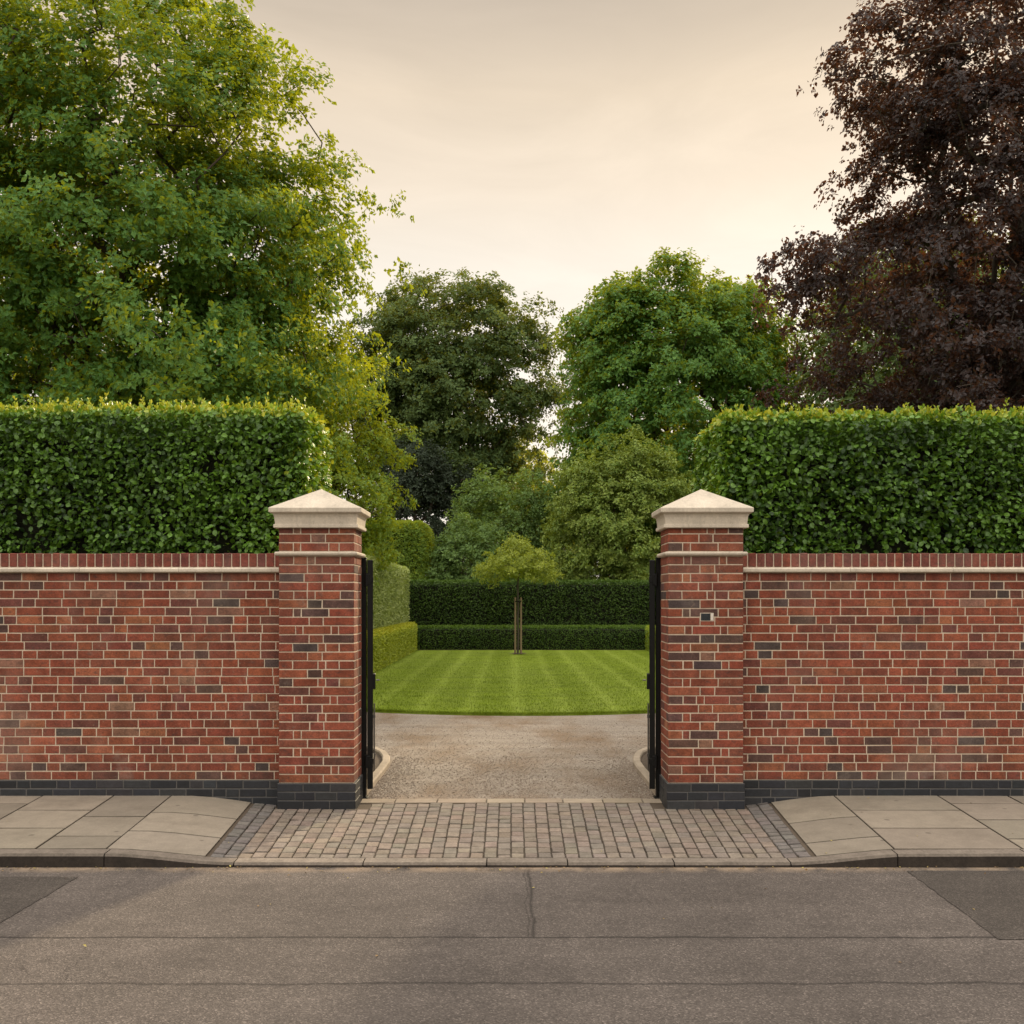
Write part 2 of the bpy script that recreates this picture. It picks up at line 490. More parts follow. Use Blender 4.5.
g = sheet('ground', [-900, -60, -20, 0, 20, 60, 900], [-600, -40, 0, 30, 80, 300, 1500], lambda x, y: -.16, M_far)
r = sheet('road', [-60, -20, -8, 0, 8, 20, 60], [-1.2, 2, 4.5, 6, KY + .02], lambda x, y: ROADZ, M_asphalt)
r2 = sheet('pavement_opposite', [-60, 0, 60], [-4, -1.2], lambda x, y: .03, M_asphalt2); r2.name = 'far_pavement'

def patch(pts):
    v = [(x, y, ROADZ + .004) for x, y in pts]
    o = build('road_patch', v, [tuple(range(len(v)))], M_asphalt2); tag(o, kind='structure')
# darker re-laid asphalt beside the crossing, edges slightly ragged
def px(u, y, z=ROADZ):
    d = (H - z) * F / (y - 600.); return ((u - 512) / F * d, d)
def ragged(a, b, n=26, amp=.006):
    return [(a[0] + (b[0] - a[0]) * i / n + random.uniform(-amp, amp), a[1] + (b[1] - a[1]) * i / n + random.uniform(-amp, amp)) for i in range(n + 1)]
a, b = px(80, 877), px(-8, 929)
patch([(-20, b[1] - .25), (-20, a[1])] + list(ragged(a, b)) + [(-4.5, b[1] - .25)])
a, b = px(908, 871), px(1001, 940)
patch(list(ragged(b, (8, b[1] + .01), 12, .006)) + [(8, a[1])] + list(ragged(a, b)))

# kerb stones
mb = MB()
def kerbstone(x0, x1, n=6, tone=1.0):
    c0 = random.uniform(.9, 1.1) * tone
    col = (.17 * c0, .142 * c0, .117 * c0)
    g0 = .004
    xs = [x0 + g0 + (x1 - x0 - 2 * g0) * i / n for i in range(n + 1)]
    v = []; f = []
    for x in xs:
        zt = gz(x, KY); zb = gz(x, KB)
        v += [(x, KY, ROADZ - .06), (x, KY + .004, zt - .018), (x, KY + .018, zt - .001), (x, KB - .004, zb), (x, KB - .003, ROADZ - .06)]
    for i in range(n):
        for j in range(4):
            f.append((i * 5 + j, i * 5 + 5 + j, i * 5 + 6 + j, i * 5 + 1 + j))
    f.append((4, 3, 2, 1, 0)); f.append(tuple(n * 5 + j for j in range(5)))
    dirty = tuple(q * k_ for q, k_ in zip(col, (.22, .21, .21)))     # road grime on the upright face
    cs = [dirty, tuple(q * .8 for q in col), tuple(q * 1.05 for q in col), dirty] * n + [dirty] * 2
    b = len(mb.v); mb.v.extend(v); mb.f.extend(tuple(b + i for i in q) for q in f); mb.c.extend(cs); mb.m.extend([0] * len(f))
xs = [-2.86, -1.95, -1.04, -.17, .40, 1.15, 1.97, 2.72]
for i in range(len(xs) - 1): kerbstone(xs[i], xs[i + 1], 8, 1.08 if 0 < i < 6 else 1.0)
x = -2.86
while x > -14: kerbstone(x - .915, x, 1); x -= .915
x = 2.72
while x < 14: kerbstone(x, x + .915, 1); x += .915
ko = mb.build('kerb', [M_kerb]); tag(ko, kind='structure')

# pavement: bed of sandy joint, slabs and setts as individual stones
bed = sheet('pavement_bed', list(np.concatenate((np.linspace(-14, -3.2, 8), np.linspace(-2.9, 2.9, 24), np.linspace(3.2, 14, 8)))),
            list(np.linspace(KB - .002, 9.30, 6)), lambda x, y: gz(x, y) - .013, M_joint)
def stone_quad(mb, pts, col, top=0.0, ch=.004, drop=.03, tilt=.0015, arris=.85):
    """paving stone from four plan corners following the ground, with an arris chamfer"""
    cx = sum(p[0] for p in pts) / 4; cy = sum(p[1] for p in pts) / 4
    tz = random.uniform(-tilt, tilt); tx = random.uniform(-tilt, tilt)
    v = []
    L = max(.05, math.hypot(pts[0][0] - pts[2][0], pts[0][1] - pts[2][1]))
    for lvl in range(3):
        for (x, y) in pts:
            k = 0 if lvl < 2 else 1
            dx, dy = cx - x, cy - y; dl = math.hypot(dx, dy)
            xx = x + dx / dl * ch * 1.4 * k; yy = y + dy / dl * ch * 1.4 * k
            z = gz(xx, yy) + top + tz + tx * (xx - cx) / L * 2
            z += (-drop if lvl == 0 else (-ch if lvl == 1 else 0))
            v.append((xx, yy, z))
    f = [(8, 9, 10, 11)]
    for a_ in (0, 4):
        for i in range(4):
            j = (i + 1) % 4; f.append((a_ + i, a_ + j, a_ + 4 + j, a_ + 4 + i))
    cs = [col] + [(col[0] * .30, col[1] * .27, col[2] * .24)] * 4 + [tuple(x * arris for x in col)] * 4
    b = len(mb.v); mb.v.extend(v); mb.f.extend(tuple(b + i for i in q) for q in f); mb.c.extend(cs); mb.m.extend([0] * len(f))
def vary(c, a=.12, hue=.05):
    s = 1 + random.uniform(-a, a)
    return tuple(x * s * (1 + random.uniform(-hue, hue)) for x in c)

mb = MB()   # slabs
for sgn, cols in ((-1, [2.30, 3.01, 3.52, 4.15, 4.75, 5.35, 5.95, 6.6, 7.3, 8, 9, 10, 11, 12, 13]),
                  (1, [2.30, 2.86, 3.78, 4.40, 5.05, 5.7, 6.3, 7, 8, 9, 10, 11, 12, 13])):
    for i in range(len(cols) - 1):
        xa, xb = cols[i], cols[i + 1]
        y = KB + .004; off = [(.52, 1.13), (.36, .98), (.60, 1.2), (.28, .87, 1.45)][(i + (sgn > 0)) % 4]
        ys = [KB + .004] + [KB + o_ for o_ in off] + [WF - .012]
        for j in range(len(ys) - 1):
            def xx(xv, yv):  # joints lean a little, as laid
                return sgn * (xv - (WF - yv) * .065)
            ga = .005
            y0, y1 = ys[j] + ga * 1.5, ys[j + 1] - ga * 1.5
            n = 4 if i == 0 else 1
            col = vary((.225, .193, .152), .15, .014)
            if n == 1:
                p4 = [(xx(xa, y0) + sgn * ga, y0), (xx(xb, y0) - sgn * ga, y0), (xx(xb, y1) - sgn * ga, y1), (xx(xa, y1) + sgn * ga, y1)]
                stone_quad(mb, p4 if sgn > 0 else p4[::-1], col, 0, .004, .03, arris=.42)
            else:  # subdivided so that it follows the ramp
                w_ = [xa + (xb - xa) * q / n for q in range(n + 1)]
                v = []; f = []
                for q in w_:
                    for (yy, e) in ((y0, 0), (y0 + .004, 1), (y1 - .004, 1), (y1, 0)):
                        xq = xx(q, yy) + (sgn * ga if q == xa else (-sgn * ga if q == xb else 0))
                        v.append((xq, yy, gz(xq, yy) - (0 if e else .005)))
                for q in range(n):
                    for e in range(3):
                        ff = (q * 4 + e, q * 4 + 4 + e, q * 4 + 5 + e, q * 4 + 1 + e)
                        f.append(ff if sgn > 0 else ff[::-1])
                cs = [col if e == 1 else tuple(q_ * .42 for q_ in col) for q in range(n) for e in range(3)]
                b = len(mb.v); mb.v.extend(v); mb.f.extend(tuple(b + i_ for i_ in q) for q in f); mb.c.extend(cs); mb.m.extend([0] * len(f))
                v = []; f = []
                for q in w_:
                    xq = xx(q, y0); v += [(xq, y0, gz(xq, y0) - .005), (xq, y0 + .001, gz(xq, y0) - .04)]
                f = [(q * 2, q * 2 + 1, q * 2 + 3, q * 2 + 2) for q in range(n)]
                mb.add(v, f, tuple(x * .2 for x in col))
so = mb.build('pavement', [M_slab]); tag(so, kind='structure')

mb = MB()   # setts of the crossing
ncol = 44; xa = 2.28
for i in range(ncol):
    x0, x1 = -xa + 2 * xa * i / ncol, -xa + 2 * xa * (i + 1) / ncol
    y = KB + .004 + random.uniform(-.05, .0)
    dark = i < 2 or i >= ncol - 2
    while y < 9.28:
        ln = random.choice((.135, .15, .16, .165, .175)) if not dark else random.choice((.1, .12, .14))
        y0, y1 = max(y, KB + .004), min(y + ln, 9.26)
        mx = abs((x0 + x1) / 2)
        if y1 - y0 > .04 and not (mx > XI - .1 and y0 > PF - .02 and mx < XO + .05):
            if mx > XI - .1: y1 = min(y1, (PF if mx < XO else WF) + .01)
            ga = .0030
            def lean(xv, yv): return xv * (1 - (WF - yv) * .030)
            j = lambda: random.uniform(-.003, .003)
            base = (.185, .166, .152) if dark else random.choice(((.255, .212, .172), (.245, .205, .170), (.265, .212, .172), (.250, .202, .164), (.232, .195, .162)))
            stone_quad(mb, [(lean(x0, y0) + ga + j(), y0 + ga * 1.9 + j()), (lean(x1, y0) - ga + j(), y0 + ga * 1.9 + j()), (lean(x1, y1) - ga + j(), y1 - ga * 1.9 + j()), (lean(x0, y1) + ga + j(), y1 - ga * 1.9 + j())],
                       vary(tuple(q * .80 for q in base), .13, .03), 0, .006, .03, .003, .66)
        y += ln
so = mb.build('paved_crossing', [M_sett]); tag(so, kind='structure')
mb = MB()
x = -1.42
while x < 1.42:
    x1 = min(1.42, x + random.uniform(.3, .46))
    stone_quad(mb, [(x + .003, 9.268), (x1 - .003, 9.268), (x1 - .003, 9.44), (x + .003, 9.44)], vary((.32, .26, .195), .08, .02), 0, .006, .04, .002); x = x1
so = mb.build('threshold_strip', [M_slab]); tag(so, kind='structure')

# garden floor
sheet('soil_bed', [-30, -10, 0, 10, 30], [9.5, 20, 40, 60], lambda x, y: -.03, M_soil).name = 'garden_ground'
sheet('gravel_drive', list(np.linspace(-13, 13, 14)), list(np.linspace(9.42, 24, 12)), lambda x, y: 0.0 - .003, M_gravel)
# lawn with a curved front edge and a clean cut side
LX0, LX1, LB = -3.42, 4.72, 37.2
def lawn_front(x): return 16.25 + (x - .2) ** 2 * .085
nx = 60; xs = np.linspace(-9, 10, nx); v = []; f = []
for x in xs:
    yf = lawn_front(x); v += [(x, yf, -.01), (x, yf + .006, .008), (x, yf + .03, .03)]
    for q in range(1, 13): v.append((x, yf + .05 + (LB + 3 - yf) * q / 12, .03))
for i in range(nx - 1):
    for j in range(14): f.append((i * 15 + j, i * 15 + 15 + j, i * 15 + 16 + j, i * 15 + 1 + j))
tag(build('lawn', v, f, M_lawn), kind='structure')
mb = MB()
mb.box(LX0 - .1, LX0 + .0, 20, LB, .01, .036); mb.box(LX0, LX1, LB - .28, LB + .1, .01, .036)
tag(mb.build('soil_strip', [M_soil]), kind='structure')

# grass blades
rng = np.random.default_rng(3)
def blades(n, ysel, hs, ws):
    x = rng.uniform(-5, 6, n); y = ysel(n, x)
    h = rng.uniform(*hs, n); a = rng.uniform(0, 6.283, n); wv = rng.uniform(*ws, n)
    dx, dy = np.cos(a) * wv, np.sin(a) * wv
    lx, ly = rng.normal(0, .35, n) * h, rng.normal(0, .35, n) * h
    z0 = np.full(n, .026)
    v = np.stack([np.stack([x - dx, y - dy, z0], 1), np.stack([x + dx, y + dy, z0], 1), np.stack([x + lx, y + ly, z0 + h], 1)], 1)
    return v.reshape(-1, 3)
v1 = blades(60000, lambda n, x: lawn_front(x) + .0 + rng.beta(1, 2.2, n) * 20.5, (.02, .045), (.003, .006))
v2 = blades(26000, lambda n, x: lawn_front(x) - .01 + rng.exponential(.06, n), (.012, .035), (.002, .005))
v = np.concatenate((v1, v2)); n = len(v) // 3
tag(build('lawn_grass', v, np.arange(n * 3).reshape(-1, 3), M_blade, tone=rng.random(n)), kind='stuff')

# loose pebbles, thick at the drive edges and in the middle, some washed onto the threshold
def pebbles(n):
    P = []
    oc = np.array([(1, 0, 0), (0, 1, 0), (-1, 0, 0), (0, -1, 0), (0, 0, 1), (0, 0, -1)], float)
    of = np.array([(0, 1, 4), (1, 2, 4), (2, 3, 4), (3, 0, 4), (1, 0, 5), (2, 1, 5), (3, 2, 5), (0, 3, 5)])
    y = 9.47 + rng.beta(1, 1.9, n) * 6.7
    x = np.where(rng.random(n) < .62, rng.choice([-1, 1], n) * (1.34 - rng.exponential(.22, n)), rng.normal(-.1, .38, n))
    far = y > 12; x[far] = rng.uniform(-3.4, 3.4, far.sum())
    x = np.clip(x, -3.6, 3.6)
    s = rng.uniform(.003, .009, n); sc = np.stack([s * rng.uniform(.8, 1.5, n), s * rng.uniform(.8, 1.4, n), s * rng.uniform(.5, .9, n)], 1)
    a = rng.uniform(0, 6.28, n); ca, sa = np.cos(a), np.sin(a)
    loc = oc[None] * sc[:, None] * rng.uniform(.75, 1.2, (n, 6, 1))
    vx = loc[..., 0] * ca[:, None] - loc[..., 1] * sa[:, None] + x[:, None]
    vy = loc[..., 0] * sa[:, None] + loc[..., 1] * ca[:, None] + y[:, None]
    vz = loc[..., 2] * .7 + (sc[:, 2] * .1)[:, None]
    v = np.stack([vx, vy, vz], -1).reshape(-1, 3)
    f = (of[None] + (np.arange(n) * 6)[:, None, None]).reshape(-1, 3)
    return v, f, np.repeat(rng.random(n), 8)
v, f, t = pebbles(17000)
tag(build('loose_gravel', v, f, M_pebble, tone=t), kind='stuff')

# ------------------------------------------------------------------ brickwork
PAL = [((.222, .058, .036), 36), ((.252, .072, .041), 20), ((.190, .055, .037), 22), ((.285, .096, .052), 5), ((.145, .056, .041), 12), ((.105, .060, .048), 7), ((.076, .058, .052), 4), ((.235, .115, .082), 3)]
PC = [(p[0][0] * 1.02, p[0][1] * 1.06, p[0][2] * .98) if p[0][0] > .18 else (p[0][0], p[0][1] * .94, p[0][2] * .96) for p in PAL]; PW = [p[1] for p in PAL]
def brick_col(): return vary(random.choices(PC, PW)[0], .14, .06)
def blue_col(): return vary(random.choice(((.015, .017, .022), (.020, .022, .027), (.012, .014, .018), (.028, .028, .031))), .2, .05)

class Face:
    """maps (u, depth, z) to the world: u along the face, depth outwards"""
    def __init__(s, o, u, n): s.o, s.u, s.n = o, u, n
    def p(s, u, d, z): return (s.o[0] + s.u[0] * u + s.n[0] * d, s.o[1] + s.u[1] * u + s.n[1] * d, z)
def brick(mb, F_, u0, u1, z0, z1, col, pr=.004, ch=.0035):
    pr = pr + random.uniform(-.0015, .0015)
    j = lambda: random.uniform(-.0014, .0014)
    a = [(u0 + j(), z0 + j()), (u1 + j(), z0 + j()), (u1 + j(), z1 + j()), (u0 + j(), z1 + j())]
    cu, cz = (u0 + u1) / 2, (z0 + z1) / 2
    v = []
    for lvl in range(3):
        for (u, z) in a:
            if lvl == 2: u += ch if u < cu else -ch; z += ch if z < cz else -ch
            v.append(F_.p(u, (-.004, pr - ch * .7, pr)[lvl], z))
    f = [(8, 9, 10, 11)]
    for b0 in (0, 4):
        for i in range(4):
            k = (i + 1) % 4; f.append((b0 + i, b0 + k, b0 + 4 + k, b0 + 4 + i))
    # face winding outwards is not needed by the renderer
    mb.add(v, f, col)

def course(mb, F_, u0, u1, z0, z1, lens, colf, start=0.0, mort=.010, only=None):
    u = u0 + start; i = 0
    while u < u1 - .03:
        ln = lens(i); a = max(u, u0); b = min(u + ln, u1)
        if u1 - b < .05: b = u1
        if b - a > .035: brick(mb, F_, a + mort / 2, b - mort / 2, z0 + mort / 2, z1 - mort / 2, colf())
        u += ln; i += 1
        if b >= u1: break

def wall_lens():
    off = random.random() < .5
    def f_(i):
        r_ = random.random()
        if r_ < .58: return random.uniform(.220, .242)
        return random.uniform(.112, .142)
    return f_

PZ = .226; WS0, WS1, WT = 2.065, 2.113, 2.236
def garden_wall(sgn, label):
    root = empty('garden_wall', (sgn * XO, WF, 0)); tag(root, label, 'wall')
    xin, xout = XO - .0, 9.0
    T = .34
    core = MB()
    def bx(m, x0, x1, y0, y1, z0, z1):
        a_, b_ = sorted((sgn * x0 - sgn * XO, sgn * x1 - sgn * XO)); m.box(a_, b_, y0 - WF, y1 - WF, z0, z1)
    bx(core, xin - .02, xout, WF, WF + T, PZ, WT - .004)
    core.build('mortar_core', [M_mortar], root)
    mb = MB(); Fc = Face((0, 0), (sgn, 0), (0, -1))
    n = 24; hc = (WS0 - PZ) / n
    for c in range(n):
        course(mb, Fc, 0, xout - xin, PZ + c * hc, PZ + (c + 1) * hc, wall_lens(), brick_col, -random.uniform(0, .2))
    Fb = Face((0, T), (sgn, 0), (0, 1))
    for c in range(n):
        course(mb, Fb, 0, xout - xin, PZ + c * hc, PZ + (c + 1) * hc, wall_lens(), brick_col, -random.uniform(0, .2))
    mb.build('brickwork', [M_brick], root)
    pl = MB(); bx(pl, xin - .02, xout, WF - .012, WF + T + .012, -.1, PZ - .002)
    pl.build('plinth_core', [M_darkmortar], root)
    mb = MB(); Fp = Face((0, -.012), (sgn, 0), (0, -1))
    for c in range(3):
        course(mb, Fp, 0, xout - xin, c * PZ / 3, (c + 1) * PZ / 3, lambda i: random.choice((.236, .236, .118)), blue_col, -random.uniform(0, .2))
    mb.build('plinth', [M_blue], root)
    st = MB(); u = 0.0; x = xin
    while x < xout:
        x1 = min(xout, x + random.uniform(.85, 1.0))
        a_, b_ = sorted((sgn * (x + .0015) - sgn * XO, sgn * (x1 - .0015) - sgn * XO))
        v = []
        prof = [(.002, WS0 + .001), (-.040, WS0 + .001), (-.048, WS0 + .008), (-.048, WS1 - .018), (-.034, WS1 - .006), (.002, WS1 - .001)]
        m_ = len(prof)
        for xx in (a_, b_):
            v += [(xx, y, z) for y, z in prof]
        f = [tuple(range(m_)), tuple(reversed(range(m_, 2 * m_)))] + [(i, (i + 1) % m_, m_ + (i + 1) % m_, m_ + i) for i in range(m_)]
        st.add(v, f); x = x1
    st.build('stone_string', [M_stone], root)
    mb = MB(); x = 0.0
    while x < xout - xin:
        wv = random.uniform(.072, .080); col = vary(random.choice(((.19, .055, .040), (.22, .062, .042), (.165, .052, .042))), .13, .05)
        a_, b_ = x + .004, x + wv - .006
        dz = random.uniform(-.003, .003)
        x0_, x1_ = sorted((sgn * a_, sgn * b_))
        mb.box(x0_, x1_, -.006, T + .006, WS1 + .003, WT + dz, .005, col); x += wv
    mb.build('coping', [M_brick], root)
    return root

def pier(sgn, label):
    cx = sgn * (XI + XO) / 2; W2 = (XO - XI) / 2; D = PBK - PF; cy = (PF + PBK) / 2
    root = empty('gate_pier', (cx, cy, 0)); tag(root, label, 'gate pier', 'brick piers either side of the gateway')
    core = MB(); ZS0, ZS1, ZC = 2.206, 2.245, 2.452
    core.box(-W2, W2, -D / 2, D / 2, PZ, ZC)
    core.build('mortar_core', [M_mortar], root)
    mb = MB()
    faces = [(Face((-W2, -D / 2), (1, 0), (0, -1)), 2 * W2, 0), (Face((W2, D / 2), (-1, 0), (0, 1)), 2 * W2, 0),
             (Face((-W2, D / 2), (0, -1), (-1, 0)), D, 1), (Face((W2, -D / 2), (0, 1), (1, 0)), D, 1)]
    pat = [[(.25, .13, .28), (.265, .125, .27)], [(.125, .065, .25, .09, .13), (.145, .065, .25, .065, .135), (.12, .225, .07, .12, .13), (.125, .07, .245, .22)]]
    pats = [[(.215, .225), (.215, .225)], [(.11, .22, .11), (.11, .215, .115)]]
    def run(c, z0, z1, colf, tgt, off=0):
        for Fc, L, side in faces:
            seq = list(random.choice((pats if side else pat)[c % 2]))
            if random.random() < .3: seq.reverse()
            s_ = L / sum(seq); u = 0
            for q in seq:
                q *= s_
                b0 = u + (.005 if u > .001 else -off); b1 = u + q - (.005 if u + q < L - .001 else -off)
                if tgt is not None: brick(tgt, Fc, b0, b1, z0 + .005, z1 - .005, colf())
                u += q
    n = 26; hc = (ZS0 - PZ) / n
    special = None
    for c in range(n):
        run(c, PZ + c * hc, PZ + (c + 1) * hc, brick_col, mb)
    hc3 = (ZC - ZS1) / 2.7
    for c in range(3):
        run(c + 1, ZS1 + c * hc3, min(ZC, ZS1 + (c + 1) * hc3), brick_col, mb)
    shaft = mb.build('shaft', [M_brick], root)
    if sgn > 0:   # one replaced brick with fresh white pointing
        c_ = MB(); zc = H - (617 - 600) * 9 / F
        xx = (706.5 - 512) / F * 9 - cx
        c_.box(xx - .050, xx + .070, -D / 2 - .0058, -D / 2 + .001, zc - .037, zc + .037, 0, (.50, .42, .34))
        c_.box(xx + .046, xx + .066, -D / 2 - .0085, -D / 2 - .001, zc - .030, zc + .030, .002, (.66, .61, .54))
        c_.box(xx - .042, xx + .04, -D / 2 - .009, -D / 2 - .001, zc - .031, zc + .031, .002, (.03, .032, .036))
        c_.build('patched_brick', [M_sett], root)
    pl = MB(); pl.box(-W2 - .012, W2 + .012, -D / 2 - .012, D / 2 + .012, -.06, PZ - .003); pl.build('plinth_core', [M_darkmortar], root)
    mb = MB()
    off = .012
    pf = [(Face((-W2 - off, -D / 2 - off), (1, 0), (0, -1)), 2 * W2 + 2 * off), (Face((W2 + off, D / 2 + off), (-1, 0), (0, 1)), 2 * W2 + 2 * off),
          (Face((-W2 - off, D / 2 + off), (0, -1), (-1, 0)), D + 2 * off), (Face((W2 + off, -D / 2 - off), (0, 1), (1, 0)), D + 2 * off)]
    for c in range(3):
        for Fc, L in pf:
            nb = 3 if (c % 2 == 0 and L > .6) else (4 if L > .6 else 2 + c % 2)
            cuts = [0] + sorted(L * (i + random.uniform(-.12, .12)) / nb for i in range(1, nb)) + [L]
            for i in range(nb):
                brick(mb, Fc, cuts[i] + (.004 if i else 0), cuts[i + 1] - (.004 if i < nb - 1 else 0), c * PZ / 3 + .004 - (.05 if c == 0 else 0), (c + 1) * PZ / 3 - .004, blue_col())
    mb.build('plinth', [M_blue], root)
    def ringstack(name, rings, apex=None):
        v = []; f = []
        for (o_, z) in rings:
            x_, y_ = W2 + o_, D / 2 + o_
            v += [(-x_, -y_, z), (x_, -y_, z), (x_, y_, z), (-x_, y_, z)]
        for k in range(len(rings) - 1):
            for i in range(4):
                j = (i + 1) % 4; f.append((k * 4 + i, k * 4 + j, k * 4 + 4 + j, k * 4 + 4 + i))
        f.append((3, 2, 1, 0))
        b_ = (len(rings) - 1) * 4
        if apex:
            v.append((0, 0, apex)); t_ = len(v) - 1
            f += [(b_ + i, b_ + (i + 1) % 4, t_) for i in range(4)]
        else: f.append((b_, b_ + 1, b_ + 2, b_ + 3))
        return build(name, v, f, [M_stone], None, root)
    ringstack('string_course', [(.001, ZS0 + .001), (.022, ZS0 + .002), (.034, ZS0 + .012), (.036, ZS1 - .014), (.028, ZS1 - .003), (.001, ZS1 - .001)])
    ringstack('cap', [(-.02, ZC - .004), (.038, ZC - .003), (.042, ZC + .003), (.042, ZC + .026), (.038, ZC + .029), (.030, ZC + .030), (.032, ZC + .050), (.036, ZC + .090), (.043, ZC + .112), (.050, ZC + .122),
                      (.060, ZC + .1225), (.070, ZC + .128), (.076, ZC + .134), (.077, ZC + .166), (.073, ZC + .172)], 2.812)
    return root

garden_wall(-1, 'red brick garden wall running left from the gateway, under the yellow-tipped hedge')
garden_wall(1, 'red brick garden wall running right from the gateway, under the even-topped hedge')
pier(-1, 'brick gate pier with stone cap and uniform mortar, left of the gateway')
pier(1, 'brick gate pier with stone cap and one dark brick set in white mortar')

# ------------------------------------------------------------------ gates
def gate(sgn, lab, lab_post):
    p = MB(); p.box(-.032, .032, -.032, .032, -.02, 2.20, .004)
    p.box(-.036, .036, -.036, .036, 2.20, 2.212, .003)
    p.box(-.05, .05, -.05, .05, -.003, .012, .002)
    po = p.build('gate_post', [M_black]); po.location = (sgn * 1.366, 9.51, 0)
    tag(po, lab_post, 'gate post', 'black steel gate posts behind the piers')
    root = empty('driveway_gate', (sgn * 1.300, 9.51, 0), sgn * -R(7.6)); tag(root, lab, 'gate', 'open black gates')
    # leaf runs along +Y from the hinge
    T = .026; L = 1.24; z0, z1 = .085, 2.17
    fr = MB()
    fr.box(-T, T, -.03, .05, z0, z1 + .02, .004); fr.box(-T, T, L - .08, L, z0, z1, .004)
    for z in (z0 + .06, 1.02, z1 - .14): fr.box(-T + .003, T - .003, .05, L - .08, z, z + .09, .003)
    fr.build('frame', [M_black], root)
    bd = MB(); y = .052; k = 9; wv = (L - .134) / k
    for i in range(k):
        bd.box(-.010, .010, y + .002, y + wv - .002, z0 + .04, z1 - .02 + .0, .003); y += wv
    bd.build('boarding', [M_black], root)
    for z in (2.01, .34):
        h = MB(); h.box(min(0, sgn * .034), max(0, sgn * .034), -.042, .0, z - .05, z + .05, .004)
        h.tube([(sgn * .036, -.036, z - .06), (sgn * .036, -.036, z + .06)], [.013, .013], 10)
        h.box(-T - .004, T + .004, -.036, .30, z - .025, z + .025, .002)
        h.build('hinge', [M_black], root)
    lk = MB(); s_ = -sgn
    lk.box(min(s_ * T, s_ * (T + .024)), max(s_ * T, s_ * (T + .024)), -.015, .12, 1.00, 1.14, .004)
    lo = lk.build('lock_case', [M_black], root)
    hn = MB(); hn.tube([(s_ * (T + .03), .05, 1.08), (s_ * (T + .055), .05, 1.08), (s_ * (T + .058), .11, 1.075)], [.007, .007, .006], 8)
    hn.build('handle', [M_steel], lo)
    # drop bolt
    db = MB(); db.tube([(s_ * (T + .012), L - .04, .02), (s_ * (T + .012), L - .04, .75)], [.008, .008], 8)
    for z in (.2, .6): db.box(min(s_ * T, s_ * (T + .024)), max(s_ * T, s_ * (T + .024)), L - .06, L - .02, z, z + .03)
    db.build('drop_bolt', [M_steel], root)
gate(-1, 'black boarded gate swung open behind the pier with uniform mortar', 'slim black gate post behind the pier with uniform mortar')
gate(1, 'black boarded gate swung open behind the pier with the white-mortared dark brick', 'slim black gate post behind the pier with the white-mortared dark brick')

# pale edging stones curving away from the gates
def edging(sgn, label):
    path = [(1.39, 9.52), (1.385, 10.2), (1.375, 10.9), (1.38, 11.35), (1.42, 11.7), (1.50, 12.05), (1.66, 12.4), (1.92, 12.75), (2.35, 13.05), (2.9, 13.25), (3.6, 13.35), (4.6, 13.4), (6, 13.42)]
    mb = MB(); n = len(path)
    for i in range(n - 1):
        (x0, y0), (x1, y1) = path[i], path[i + 1]
        def nrm(i_):
            a_, b_ = path[max(0, i_ - 1)], path[min(n - 1, i_ + 1)]; dx, dy = b_[0] - a_[0], b_[1] - a_[1]; l_ = math.hypot(dx, dy); return (dy / l_, -dx / l_)
        n0, n1 = nrm(i), nrm(i + 1); wv = .044
        g0 = .006
        q = []
        for (x_, y_, nn) in ((x0, y0, n0), (x1, y1, n1)):
            q.append((sgn * (x_ - nn[0] * wv), y_ - nn[1] * wv)); q.append((sgn * (x_ + nn[0] * wv), y_ + nn[1] * wv))
        v = []
        for z, ins in ((-.05, 0), (.045, 0), (.06, .012)):
            for a_, b_ in ((0, 1), (1, 0), (2, 3), (3, 2)):
                xa_, ya_ = q[a_]; xb_, yb_ = q[b_]; t_ = ins / (2 * wv)
                v.append((xa_ + (xb_ - xa_) * t_, ya_ + (yb_ - ya_) * t_, z))
        f = [(8, 9, 11, 10)]
        for b0 in (0, 4):
            for (a_, b_) in ((0, 1), (1, 3), (3, 2), (2, 0)): f.append((b0 + a_, b0 + b_, b0 + 4 + b_, b0 + 4 + a_))
        mb.add(v, f, vary((1, 1, 1), .05))
    o = mb.build('stone_edging', [M_edging]); tag(o, label, 'edging', 'stone edgings of the drive')
    # bed behind the edging
    pts = [(sgn * (x_ + .03), y_) for x_, y_ in path] + [(sgn * 6, 9.46), (sgn * 1.42, 9.46)]
    b = build('planting_bed', [(x_, y_, .022) for x_, y_ in pts], [tuple(range(len(pts)))], M_soil); tag(b, kind='structure')
edging(-1, 'pale stone edging curving from the drive beside the left gate')
edging(1, 'pale stone edging curving from the drive beside the right gate')

